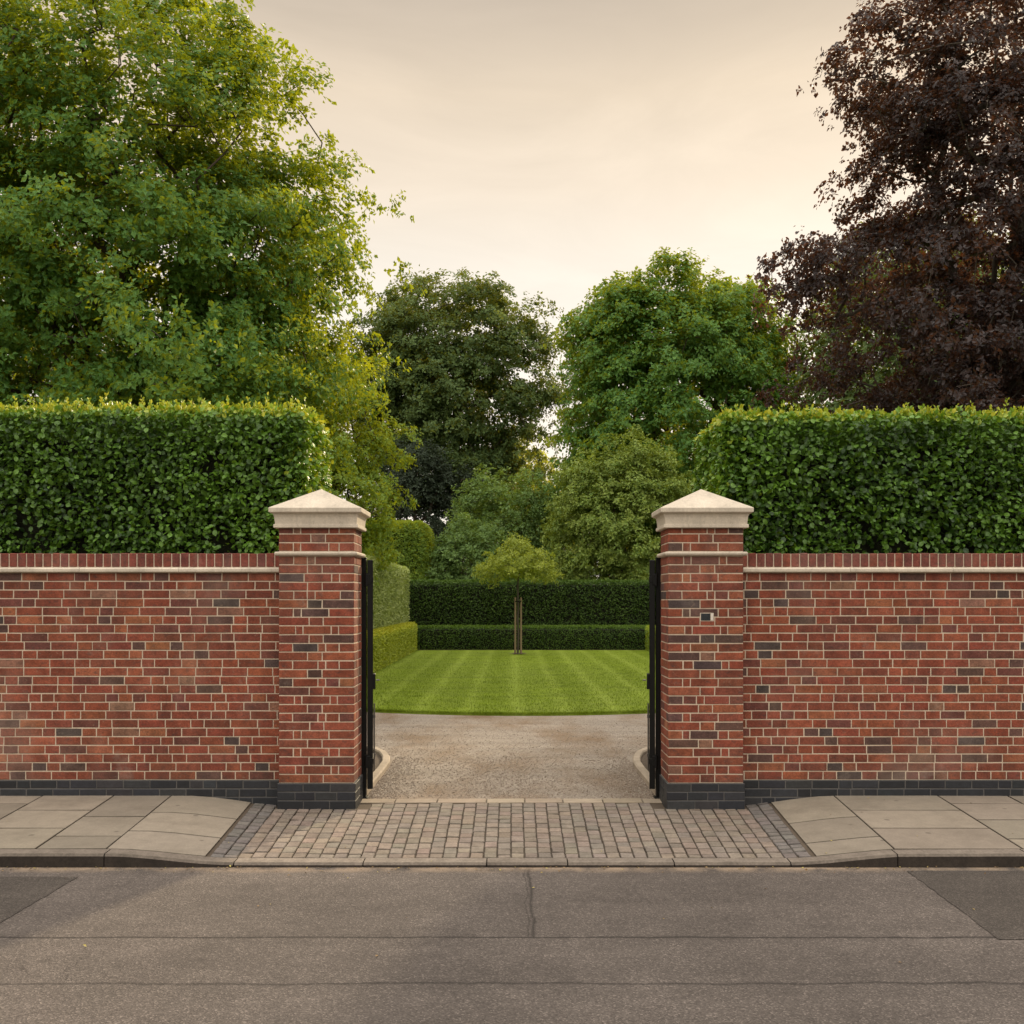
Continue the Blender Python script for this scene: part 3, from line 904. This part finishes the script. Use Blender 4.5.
# ------------------------------------------------------------------ foliage
def leaf_mesh(P, D, N, size, width, tone, fold=.25, detail=True):
    """leaves at P along D with normal N; detail = 4 triangles, else 2"""
    n = len(P)
    D = D / np.linalg.norm(D, axis=1, keepdims=True)
    N = N - D * np.sum(N * D, 1, keepdims=True); N /= np.linalg.norm(N, axis=1, keepdims=True) + 1e-9
    B = np.cross(D, N)
    s = size[:, None]; w_ = s * width
    if detail:   # rounded leaf, cupped along the midrib
        f1 = N * s * fold
        v = np.stack([P, P + D * s * .28 + B * w_ * .82 + f1 * .3, P + D * s * .66 + B * w_ * .9 + f1 * .25, P + D * s - f1 * .35,
                      P + D * s * .66 - B * w_ * .9 + f1 * .25, P + D * s * .28 - B * w_ * .82 + f1 * .3, P + D * s * .5], 1)
        t = np.array([(6, 0, 1), (6, 1, 2), (6, 2, 3), (6, 3, 4), (6, 4, 5), (6, 5, 0)]); nv = 7
    else:
        v = np.stack([P, P + D * s * .5 + B * w_ + N * s * fold * .5, P + D * s, P + D * s * .5 - B * w_ + N * s * fold * .5], 1)
        t = np.array([(0, 1, 2), (0, 2, 3)]); nv = 4
    f = (t[None] + (np.arange(n) * nv)[:, None, None]).reshape(-1, 3)
    return v.reshape(-1, 3), f, np.repeat(tone, len(t))

def unit(n): 
    a = rng.normal(size=(n, 3)); return a / np.linalg.norm(a, axis=1, keepdims=True)

def lump(p, f, seed=0.):
    return np.array([mnoise.noise(Vector((x * f + seed, y * f + seed * 1.7, z * f - seed))) for x, y, z in p])

def box_hedge(name, label, cat, x0, x1, y0, y1, z0, z1, m, dens, size, group=None, young=0, sides='FLRBT', depth=.14, lumpa=.05, shoots=0, rounded=.08, tone_rng=(0, .8), lw=.30, nout=.75, young_lit_end=0.0):
    """clipped hedge: a solid dark core that blocks light in place of twigs and a deep layer of leaves on its faces"""
    cx, cy = (x0 + x1) / 2, (y0 + y1) / 2
    allv = []; allf = []; allt = []; base = 0
    spec = {'F': ((x0, y0, z0), (x1 - x0, 0, 0), (0, 0, z1 - z0), (0, -1, 0)), 'B': ((x0, y1, z0), (x1 - x0, 0, 0), (0, 0, z1 - z0), (0, 1, 0)),
            'L': ((x0, y0, z0), (0, y1 - y0, 0), (0, 0, z1 - z0), (-1, 0, 0)), 'R': ((x1, y0, z0), (0, y1 - y0, 0), (0, 0, z1 - z0), (1, 0, 0)),
            'T': ((x0, y0, z1), (x1 - x0, 0, 0), (0, y1 - y0, 0), (0, 0, 1))}
    for s in sides:
        o, u, v_, nn = [np.array(q, float) for q in spec[s]]
        A = np.linalg.norm(u) * np.linalg.norm(v_); n = int(A * dens * (1.5 if s in 'LR' and young_lit_end else 1))
        a, b = rng.random(n), rng.random(n)
        P = o + a[:, None] * u + b[:, None] * v_
        # round the arrises
        q = P.copy()
        lo = np.array([x0, y0, -99.]) + rounded; hi = np.array([x1, y1, z1]) - rounded
        cl_ = np.clip(P, lo, hi); dlt = P - cl_; dn = np.linalg.norm(dlt, axis=1, keepdims=True) + 1e-9
        P = np.where(dn > rounded, cl_ + dlt / dn * rounded, P)
        off = lump(P, 2.3, 3.1) * lumpa * .7 + lump(P, 7, 9.) * lumpa * .9
        dep = rng.exponential(depth * .45, n); dep = np.minimum(dep, depth * 1.6)
        P = P + nn * (off - dep + .02)[:, None]
        rd = unit(n)
        up = np.array([0, 0, 1.])
        if s == 'T':
            D = rd * .8 + up * rng.uniform(.2, 1.1, n)[:, None]; N = rd[::-1] * .7 + up * .5
        else:
            D = rd * .9 + nn * .25 + up * rng.uniform(-.6, .15, n)[:, None]; N = unit(n) * .60 + nn * nout + up * .75
        if young_lit_end and s != 'T':     # hollows where the dark core shows, more of them low down
            hz = np.clip((P[:, 2] - 2.1) / 1.6, 0, 1)
            keep = (lump(P, 2.6, 7.7) + .35 * lump(P, 8, 2.)) > (-.24 - .38 * hz)
            keep |= rng.random(n) < .10
            P = P[keep]; D = D[keep]; N = N[keep]; dep = dep[keep]; n = len(P)
        tone = np.clip(rng.uniform(*tone_rng, n) + lump(P, 1.6, 5.) * .25, 0, 1)
        if young:   # young pale growth at the top, with the sunlit edge painted in
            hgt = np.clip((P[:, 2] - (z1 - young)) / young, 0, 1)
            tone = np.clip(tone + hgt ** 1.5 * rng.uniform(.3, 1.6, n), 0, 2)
        if young_lit_end and s in 'LR': tone = np.clip(tone + rng.uniform(.3, 1., n) * young_lit_end, 0, 2)  # yellower ends: fresh growth plus sunlight painted into the tone
        sz = size * rng.uniform(.65, 1.25, n)
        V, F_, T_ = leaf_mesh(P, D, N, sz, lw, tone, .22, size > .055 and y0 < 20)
        allv.append(V); allf.append(F_ + base); allt.append(T_); base += len(V)
    if shoots:
        ns = shoots
        sxs = rng.uniform(x0, x1, ns); sys_ = rng.uniform(y0, y0 + (y1 - y0) * .5, ns)
        for q in range(ns):
            hh = rng.uniform(.03, .10) if rng.random() < .8 else rng.uniform(.08, .17)
            k = int(4 + hh * 60)
            t_ = rng.random(k)
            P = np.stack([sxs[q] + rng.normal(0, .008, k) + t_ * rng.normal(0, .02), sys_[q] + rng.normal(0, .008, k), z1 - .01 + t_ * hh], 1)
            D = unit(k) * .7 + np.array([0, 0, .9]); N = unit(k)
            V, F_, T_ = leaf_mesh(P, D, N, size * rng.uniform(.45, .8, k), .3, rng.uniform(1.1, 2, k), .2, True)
            allv.append(V); allf.append(F_ + base); allt.append(T_); base += len(V)
    V = np.concatenate(allv); F_ = np.concatenate(allf); T_ = np.concatenate(allt)
    org = np.array([cx, cy, z0])
    ins = min(depth * .95 + rounded * .45, (x1 - x0) * .4, (y1 - y0) * .4)
    o = build(name, V - org, F_, [m], tone=T_)
    o.location = org
    tag(o, label, cat, group)
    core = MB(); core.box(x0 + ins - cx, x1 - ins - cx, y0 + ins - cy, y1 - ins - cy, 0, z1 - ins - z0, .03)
    core.build('light_block_core', [M_darkcore], o)  # near-black box added to block light behind the leaves
    return o

box_hedge('clipped_hedge', 'tall broad-leaved hedge with yellow shoots standing behind the left garden wall', 'hedge', -8.5, -2.0, 10.0, 11.3, 0, 3.665, L_hedge, 2600, .056, 'tall hedges behind the brick walls', .10, 'FRTB', .24, .055, 900, .03, lw=.37, young_lit_end=.95)
box_hedge('clipped_hedge', 'tall broad-leaved hedge with an even top standing behind the right garden wall', 'hedge', 2.06, 8.5, 10.0, 11.45, 0, 3.62, L_hedge, 2400, .059, 'tall hedges behind the brick walls', .11, 'FLTB', .24, .065, 600, .06, lw=.37, young_lit_end=.7)
box_hedge('clipped_hedge', 'long dark green hedge closing the far side of the lawn', 'hedge', -15.0, 14.0, 38.0, 39.2, 0, 2.50, L_yew, 700, .085, None, .06, 'FT', .10, .03, 0, .06)
box_hedge('low_hedge', 'low clipped hedge across the far end of the lawn', 'hedge', -3.40, 5.6, 37.05, 37.8, 0, .86, L_box, 900, .062, 'low hedges edging the lawn', .08, 'FTR', .08, .02, 0, .05)
box_hedge('clipped_hedge', 'pale green tall hedge down the left side of the lawn', 'hedge', -4.8, -3.78, 22.5, 37.6, 0, 2.95, L_side, 900, .085, None, .1, 'FRT', .07, .03, 0, .06, (.1, 1), nout=1.3)
box_hedge('low_hedge', 'low bright yellow-green hedge down the left side of the lawn', 'hedge', -4.0, -3.42, 22.0, 36.9, 0, .98, L_sidelow, 1500, .062, 'low hedges edging the lawn', .2, 'FRT', .05, .02, 0, .05, (.1, 1), nout=1.2)
box_hedge('low_hedge', 'low hedge at the right end of the lawn, showing beside the right gate', 'hedge', 4.80, 5.4, 30.0, 36.9, 0, .88, L_lite, 1000, .06, 'low hedges edging the lawn', .2, 'FLT', .07, .02, 0, .05)
box_hedge('clipped_hedge', 'round-topped hedge rising behind the pale tall hedge', 'hedge', -6.6, -3.35, 41.3, 44.0, 0, 4.95, L_lite, 1300, .10, None, .0, 'FRT', .08, .08, 0, .5, (.15, .8))

# ------------------------------------------------------------------ trees
def skeleton(base, top, pts, lean=(0, 0), ntr=9):
    base, top = np.array(base, float), np.array(top, float)
    nodes = []; par = []
    for i in range(ntr):
        t = i / (ntr - 1); p = base + (top - base) * t
        p[:2] += rng.normal(0, .04 * (top[2] - base[2]) / 6, 2) * (0 < i)
        nodes.append(p); par.append(i - 1)
    mid = base + (top - base) * .45
    order = np.argsort(np.linalg.norm((pts - mid) * np.array([1, 1, .8]), axis=1))
    cap = len(pts) * 3 + ntr + 10
    arr = np.zeros((cap, 3)); arr[:ntr] = nodes; cnt = ntr
    dmid = np.linalg.norm(arr[:ntr] - mid, axis=1); dm = np.zeros(cap); dm[:ntr] = dmid
    tip = np.zeros(cap, int); tipof = np.full(len(pts), -1)
    minz = base[2] + (top[2] - base[2]) * .25
    okt = np.zeros(cap, bool); okt[:ntr] = arr[:ntr, 2] > minz
    step = np.median(np.linalg.norm(pts - mid, axis=1)) * .22
    for ix in order:
        p = pts[ix]; A = arr[:cnt]
        d = np.linalg.norm(A - p, axis=1)
        c = d + .55 * np.maximum(0, A[:, 2] - p[2] + .15 * d) + .06 * dm[:cnt] + np.where(okt[:cnt], 0, 50)
        j = int(np.argmin(c)); q = arr[j]; L = d[j]
        k = max(0, min(2, int(L / step)))
        last = j
        for e in range(1, k + 1):
            t = e / (k + 1)
            m_ = q + (p - q) * t + np.array([0, 0, L * .10 * math.sin(math.pi * t)]) + rng.normal(0, L * .05, 3)
            arr[cnt] = m_; dm[cnt] = np.linalg.norm(m_ - mid); okt[cnt] = True; par.append(last); last = cnt; cnt += 1
        arr[cnt] = p; dm[cnt] = np.linalg.norm(p - mid); okt[cnt] = True; par.append(last); tipof[ix] = cnt; tip[cnt] = 1; cnt += 1
    par = np.array(par); load = tip[:cnt].astype(float)
    for i in range(cnt - 1, 0, -1):
        load[par[i]] += load[i]
    return arr[:cnt], par, load, tipof

def tubes(nodes, par, rad, k=5, minr=0.0):
    V = []; Fc = []; b = 0
    for i in range(1, len(nodes)):
        if rad[i] < minr: continue
        j = par[i]; p0, p1 = nodes[j], nodes[i]
        d = p1 - p0; L = np.linalg.norm(d)
        if L < 1e-5: continue
        d = d / L; a = np.cross(d, (1., 0, 0) if abs(d[0]) < .8 else (0, 1., 0)); a /= np.linalg.norm(a); c = np.cross(d, a)
        kk = 8 if rad[i] > .12 else k
        th = np.arange(kk) * 2 * np.pi / kk
        ring = np.cos(th)[:, None] * a + np.sin(th)[:, None] * c
        r0 = min(rad[j], rad[i] * 1.35)
        V.append(p0 + ring * r0); V.append(p1 + d * rad[i] * .3 + ring * rad[i])
        for q in range(kk):
            z = (q + 1) % kk; Fc.append((b + q, b + z, b + kk + z, b + kk + q))
        b += 2 * kk
    return np.concatenate(V), Fc

def tree(name, label, cat, base, trunk_top, blobs, nspray, nleaf, leaf, spray, m, bark, trunk_r=.3, group=None, droop=.3, flat=.6, seed=1, lumpy=.22,
         shell=.55, clip=None, tone_rng=(0, 1), minr=.006, fwidth=.30, outl=.6, gap=0.0, backthin=.5, ros=8, bough=(1, 0, 1)):
    """tree grown on a skeleton that reaches every leafy spray"""
    global rng
    rng = np.random.default_rng(seed)
    base = np.array(base, float)
    bl = np.array([b[:6] for b in blobs], float)
    wts = np.array([(b[3] * b[4] * b[5]) ** (2 / 3) * (b[6] if len(b) > 6 else 1) for b in blobs]); wts /= wts.sum()
    pts = []
    tries = 0
    nb_, br_, bf_ = bough
    target = max(8, nspray // nb_)
    while len(pts) < target and tries < target * 60:
        tries += 1
        b = bl[rng.choice(len(bl), p=wts)]
        d = unit(1)[0]
        rr = (shell ** 3 + (1 - shell ** 3) * rng.random()) ** (1 / 3)
        ln = mnoise.noise(Vector(d * 2.6) + Vector((seed * 3.1, b[0], b[2]))) * .65 + mnoise.noise(Vector(d * 6.) + Vector((b[1], seed, b[0]))) * .45
        p = b[:3] + d * b[3:6] * rr * (1 + lumpy * ln)
        if p[1] > b[1] + .25 * b[4] and rng.random() < backthin: continue
        if p[2] < .3: continue
        if gap and mnoise.noise(Vector(p * gap[0]) + Vector((seed, 0, seed))) < gap[1]: continue
        if clip is not None and not clip(p): continue
        pts.append(p)
    pts = np.array(pts)
    if nb_ > 1:      # each bough end carries its own flat, drooping bunch of sprays
        k_ = len(pts)
        o_ = unit(k_ * nb_).reshape(k_, nb_, 3) * (rng.random((k_, nb_, 1)) ** .5) * br_ * rng.uniform(.7, 1.35, (k_, 1, 1))
        o_[..., 2] *= bf_
        cb = bl[:, :3].mean(0); out = pts - cb; out[:, 2] *= .3; out /= np.linalg.norm(out, axis=1, keepdims=True) + 1e-9
        o_ += out[:, None] * (np.sum(o_ * out[:, None], -1, keepdims=True)) * .4
        o_[..., 2] -= .28 * (o_[..., 0] ** 2 + o_[..., 1] ** 2) / br_
        pts = (pts[:, None] + o_).reshape(-1, 3)
        pts = pts[pts[:, 2] > .25]
    nodes, par, load, tipof = skeleton(base, trunk_top, pts)
    rad = .011 * (leaf / .1) * load ** .52
    rad = rad * (trunk_r / max(rad[0], 1e-6)) if rad[0] > trunk_r else np.where(np.arange(len(rad)) < 9, np.maximum(rad, trunk_r * (1 - np.arange(len(rad)) / 12)), rad)
    root = empty(name, tuple(base)); tag(root, label, cat, group)
    V, Fc = tubes(nodes - base, par, rad, 5, minr)
    build('trunk', V, Fc, [bark], None, root, True)
    # leaves
    O = nodes[tipof] - nodes[par[tipof]]; O /= np.linalg.norm(O, axis=1, keepdims=True) + 1e-9
    ctr = bl[:, :3].mean(0); rad_o = pts - ctr; rad_o /= np.linalg.norm(rad_o, axis=1, keepdims=True) + 1e-9
    O = O * .5 + rad_o * .7; O[:, 2] -= .1
    n = len(pts); R_ = max(1, nleaf // ros); K = R_ * ros
    ss = spray * rng.uniform(.65, 1.3, n)
    offs = unit(n * R_).reshape(n, R_, 3) * (rng.random((n, R_, 1)) ** .5)
    offs[..., 2] *= flat
    offs = offs + O[:, None] * .35
    offs[..., 2] -= droop * (offs[..., 0] ** 2 + offs[..., 1] ** 2)
    cen = pts[:, None] + offs * ss[:, None, None]                       # a rosette of leaves at each twig end
    ax = offs * .8 + O[:, None] * .6 + rng.normal(0, .35, (n, R_, 3)); ax[..., 2] += .55
    ax /= np.linalg.norm(ax, axis=-1, keepdims=True)
    q = rng.normal(size=(n, R_, ros, 3)); q -= ax[:, :, None] * np.sum(q * ax[:, :, None], -1, keepdims=True)
    q /= np.linalg.norm(q, axis=-1, keepdims=True)
    D = q + ax[:, :, None] * rng.uniform(-.15, .75, (n, R_, ros, 1)); D[..., 2] -= droop * .8
    P = cen[:, :, None] + D * leaf * .18 + rng.normal(0, leaf * .35, (n, R_, ros, 3))
    N = ax[:, :, None] + rng.normal(0, .38, (n, R_, ros, 3))
    st = rng.uniform(-.2, .2, (n, 1, 1)) + rng.uniform(-.12, .12, (n, R_, 1))
    tone = np.clip(rng.uniform(tone_rng[0], tone_rng[1], (n, R_, ros)) * .6 + .2 + st, 0, 1)
    sz = leaf * rng.uniform(.6, 1.3, n * K)
    V, F_, T_ = leaf_mesh(P.reshape(-1, 3) - base, D.reshape(-1, 3), N.reshape(-1, 3), sz, fwidth, tone.ravel(), .3, False)
    build('crown', V, F_, [m], None, root, False, None, T_)
    return root

tree('broadleaf_tree', 'very large green tree with gold-lit edge rising behind the left hedge', 'tree', (-8.0, 20.5, 0), (-7.6, 20, 12.5),
     [(-7.9, 20, 8.0, 4.5, 4.6, 6.0, 1.3), (-4.75, 19.4, 8.1, 1.75, 2.4, 1.8, 1.3), (-5.0, 19.6, 6.2, 1.75, 2.4, 1.8, 1.3), (-5.5, 19.5, 10.9, 1.5, 2, 1.6, 1.3), (-9.8, 18.5, 6.2, 3.6, 3, 3.4), (-7.0, 18.0, 5.6, 3.0, 2.6, 2.6), (-8.2, 17.8, 9.6, 2.6, 2, 2.4), (-7.0, 18.4, 8.0, 2.4, 1.6, 2.4)],
     3900, 80, .100, .40, L_big, B_brown, .32, None, .30, .6, 11, .24, .42, None, (0, 1), .008, .32, .6, 0, .05, 8, (9, .82, .6))
tree('broadleaf_tree', 'bright lime green tree leaning out over the pale tall hedge', 'tree', (-5.6, 29.5, 0), (-5.3, 29.5, 6.0),
     [(-5.1, 29.5, 6.2, 1.75, 1.8, 1.8), (-4.6, 29, 4.4, 1.35, 1.5, 1.4), (-5.3, 29, 3.6, 1.4, 1.5, 1.6), (-6.2, 29.5, 6.6, 2.0, 1.8, 2.0), (-5.6, 29.5, 8.0, 1.3, 1.3, 1.2)],
     900, 56, .115, .34, L_lite, B_brown, .16, None, .3, .6, 12, .25, .4, None, (0, 1), .01, .31, .6, 0, .5, 8, (7, .60, .6))
tree('broadleaf_tree', 'dark green spreading tree with layered boughs standing left of the sky gap', 'tree', (-3.4, 60, 0), (-3.2, 60, 17),
     [(-3.6, 60, 17.0, 5.4, 4.2, 3.7, 1.4), (.6, 60, 14.6, 2.3, 2.6, 3.4), (-7.0, 60, 14, 3.0, 3, 4), (-3.6, 59, 13.2, 4.6, 3, 3.4, 1.7), (-4.2, 60, 9.6, 4.6, 3.6, 4.4, 1.2), (-.2, 60, 8.8, 2.6, 2.6, 3.4)],
     2700, 64, .20, .62, L_dark, B_grey, .40, None, .2, .45, 13, .20, .40, None, (0, 1), .02, .30, .6, 0, .4, 8, (8, 1.35, .34))
tree('conifer_tree', 'nearly black conifer standing low between the lime tree and the shrubs', 'tree', (-5.2, 53, 0), (-5.0, 53, 9.0),
     [(-5.0, 53, 5.2, 2.6, 2.4, 4.6), (-4.6, 53, 8.0, 1.6, 1.6, 1.8), (-2.9, 54, 5.6, 1.9, 1.6, 3.2)],
     480, 64, .18, .70, L_darker, B_brown, .25, None, .4, .6, 14, .22, .35, None, (0, 1), .02, .25)
tree('broadleaf_tree', 'rounded mid green tree with dense clumps standing right of the sky gap', 'tree', (7.8, 50, 0), (7.8, 50, 15),
     [(7.9, 50, 11.0, 5.3, 4.6, 7.2, 1.5), (5.0, 49.5, 11.2, 2.4, 2.4, 3.6), (7.5, 49.6, 15.3, 4.0, 2.6, 2.9), (5.0, 49.5, 14.0, 2.2, 2.2, 2.4), (10.2, 49.5, 14.6, 2.6, 2.4, 2.6), (11.5, 49.6, 11.6, 2.0, 2.2, 3.4), (7.6, 47.5, 11, 4.2, 2, 4.6), (4.4, 49.5, 7.2, 2.1, 2.2, 2.6), (8.6, 48, 5.5, 4.2, 2.2, 3.2)],
     3400, 64, .185, .52, L_chest, B_brown, .42, None, .35, .65, 15, .06, .66, None, (0, 1), .02, .33, .6, 0, .30, 8, (6, .80, .7))
tree('rounded_shrub_tree', 'olive gold dome-shaped tree beside the right gate pier', 'tree', (4.8, 44, 0), (4.8, 44, 6),
     [(4.7, 44, 4.4, 3.05, 2.8, 4.45, 1.5), (3.5, 43.4, 4.6, 1.8, 1.8, 3.0), (5.7, 43.4, 5.4, 1.9, 1.8, 3.0), (4.7, 43.4, 5.6, 2.4, 1.8, 3.0), (4.4, 43.2, 2.4, 2.9, 1.8, 2.2, 1.3)],
     2000, 56, .12, .34, L_gold, B_brown, .2, None, .35, .6, 16, .06, .66, None, (0, 1), .015, .31, .6, 0, .3, 8, (4, .40, .7))
tree('shrub', 'grey-green loose shrub in front of the sky gap', 'shrub', (-.1, 47.5, 0), (-.1, 47.5, 6),
     [(-.2, 47.5, 4.6, 2.1, 1.9, 3.2), (1.0, 47.5, 5.0, 1.3, 1.3, 2.6), (-1.4, 47.5, 5.3, 1.2, 1.2, 2.4), (.3, 47.2, 2.4, 2.4, 1.9, 2.2)],
     760, 56, .14, .50, L_shrub, B_brown, .12, None, .2, .7, 17, .34, .35, None, (0, 1), .012, .27)
tree('shrub', 'rounded dull green shrub behind the young tree', 'shrub', (-1.7, 42.5, 0), (-1.7, 42.5, 4),
     [(-1.75, 42.5, 3.2, 1.5, 1.4, 2.1), (-2.6, 42.4, 2.6, 1.0, 1.1, 1.8), (-.7, 42.4, 2.8, .9, 1, 1.6)],
     520, 56, .115, .36, L_shrub, B_brown, .1, None, .3, .6, 18, .22, .4, None, (0, .8), .012, .28)
tree('broadleaf_tree', 'sunlit yellow-green tree glimpsed low in the sky gap', 'tree', (1.4, 74, 0), (1.4, 74, 10),
     [(1.0, 74, 8.0, 3.0, 2.6, 5.0), (-1.2, 74, 7.5, 2.4, 2.4, 5.0), (3.2, 74, 6.2, 2.4, 2.4, 4.6), (.4, 74, 10.6, 1.6, 1.6, 2.6)],
     700, 56, .24, .8, L_yell, B_brown, .25, None, .3, .6, 19, .3, .35, None, (0, 1), .03, .28)
tree('copper_beech', 'huge dark purple-leaved copper tree rising behind the right hedge', 'tree', (10.9, 22.8, 0), (10.9, 22.4, 14.5),
     [(11.0, 22, 10.8, 3.9, 3.8, 7.0, 1.5), (8.3, 21.5, 13.2, 1.5, 2, 2.0), (8.5, 21.5, 10.7, 1.6, 2, 1.5), (7.2, 21.3, 8.0, 1.5, 1.8, .85), (6.5, 21.2, 8.7, .85, 1.2, .5, 1.4), (8.0, 21.2, 5.8, 2.0, 2.2, 2.1), (10.5, 19.6, 6.6, 3.2, 2.2, 3.0), (11, 19.5, 11.5, 2.8, 1.8, 3.6, 1.2), (9.6, 20.2, 9.0, 2.4, 1.6, 2.6, 1.2)],
     2700, 64, .098, .38, L_copper, B_grey, .30, None, .5, .5, 21, .22, .42, None, (0, 1), .007, .34, .7, 0, .45, 8, (9, .80, .42))
tree('young_tree', 'small mop-headed young tree held between two stakes on the lawn', 'tree', (.20, 34.2, .03), (.2, 34.2, 3.0),
     [(.20, 34.2, 3.1, 1.15, 1.1, .46), (-.42, 34.2, 2.85, .7, .8, .40), (.85, 34.2, 2.85, .7, .8, .36), (.2, 34.2, 3.65, .55, .6, .30)],
     210, 40, .085, .22, L_sap, B_grey, .03, None, .3, .5, 22, .3, .3, None, (0, 1), .006, .29)
tree('evergreen_tree', 'dark evergreen mass behind the rounded mid green tree', 'tree', (7.6, 57, 0), (7.6, 57, 9),
     [(7.6, 57, 6.5, 4.6, 2.6, 6.0), (4.6, 57, 4.0, 2.6, 2.2, 4.4), (11.5, 57, 6.0, 3.4, 2.4, 5.5)], 620, 56, .24, .85, L_dark, B_brown, .3, None, .3, .6, 26, .15, .45, None, (0, .6), .03, .3)
# background trees outside the gateway view, so the garden goes on to both sides
tree('broadleaf_tree', 'broad green tree mostly hidden behind the copper tree', 'tree', (17.5, 46, 0), (17.5, 46, 12),
     [(17.6, 46, 11.0, 4.0, 4, 7.2), (21.5, 46, 9.5, 4, 4, 6.2), (16.0, 45.5, 12.6, 2.0, 3, 5.8), (19.5, 46, 12.6, 3.0, 3, 6.0), (14.8, 47, 11.8, 1.6, 2, 4.4), (15.5, 46, 5, 3.0, 3, 5)], 1700, 50, .26, .9, L_dark, B_brown, .35, None, .3, .6, 23, .2, .5, None, (0, 1), .03, .28)  # crown shaped to keep direct sun off the drive and road
tree('broadleaf_tree', 'broad dull green tree mostly hidden behind the very large left tree', 'tree', (-15, 44, 0), (-15, 44, 12),
     [(-14, 44, 9, 5.0, 4, 6.0), (-19.5, 44, 8.5, 4.5, 4, 6)], 520, 50, .26, 1.0, L_dark, B_brown, .35, None, .3, .6, 24, .2, .5, None, (0, 1), .03, .28)

# stakes and tie of the young tree
for sx_, lab in ((-.085, 'left one of the two wooden stakes beside the young tree'), (.105, 'right one of the two wooden stakes beside the young tree')):
    st = MB(); st.tube([(0, 0, -.1), (0, 0, 1.84), (0, 0, 1.86)], [.034, .032, .022], 9)
    o = st.build('tree_stake', [M_wood], None, False); o.location = (.20 + sx_, 34.15, .05)
    tag(o, lab, 'stake', 'wooden stakes of the young tree')
t = MB()
t.tube([(.20 - .085, 34.10, 1.78), (.2, 34.06, 1.77), (.20 + .105, 34.10, 1.78), (.2 + .105, 34.2, 1.78), (.2, 34.27, 1.77), (.2 - .085, 34.2, 1.78), (.20 - .085, 34.10, 1.78)], [.018] * 7, 6)
to = t.build('tree_tie', [M_black]); tag(to, 'dark strap tying the young tree between its stakes', 'tree tie')
# a little mulch around the young tree
a = [(.2 + .28 * math.cos(q * .5236) * (1 + .1 * math.sin(q * 2.3)), 34.2 + .28 * math.sin(q * .5236), .057) for q in range(12)]
tag(build('mulch_patch', a, [tuple(range(12))], M_soil), kind='structure')

def litter(n):
    y = KY - .006 - rng.exponential(.05, n); x = rng.uniform(-4.2, 4.2, n)
    k = int(n * .16); y[:k] = rng.uniform(5.0, 9.2, k)
    z = np.array([ROADZ + .006 if yy < KY else gz(xx_, yy) + .004 for xx_, yy in zip(x, y)])
    P = np.stack([x, y, z], 1); D = rng.normal(size=(n, 3)); D[:, 2] = np.abs(D[:, 2]) * .12; N = rng.normal(0, .25, (n, 3)); N[:, 2] += 1
    return leaf_mesh(P, D, N, rng.uniform(.008, .026, n), .32, rng.random(n), .3, False)
v, f, t = litter(260)
m_, k_, p_ = mat('dead_leaves'); a_ = k_.n('ShaderNodeAttribute', attribute_name='tone')
k_.l(k_.ramp(a_.outputs['Fac'], [(0, (.07, .04, .02)), (.6, (.22, .14, .06)), (1, (.42, .36, .10))]), p_.inputs['Base Color']); p_.inputs['Roughness'].default_value = .8
tag(build('leaf_litter', v, f, m_, tone=t), kind='stuff')
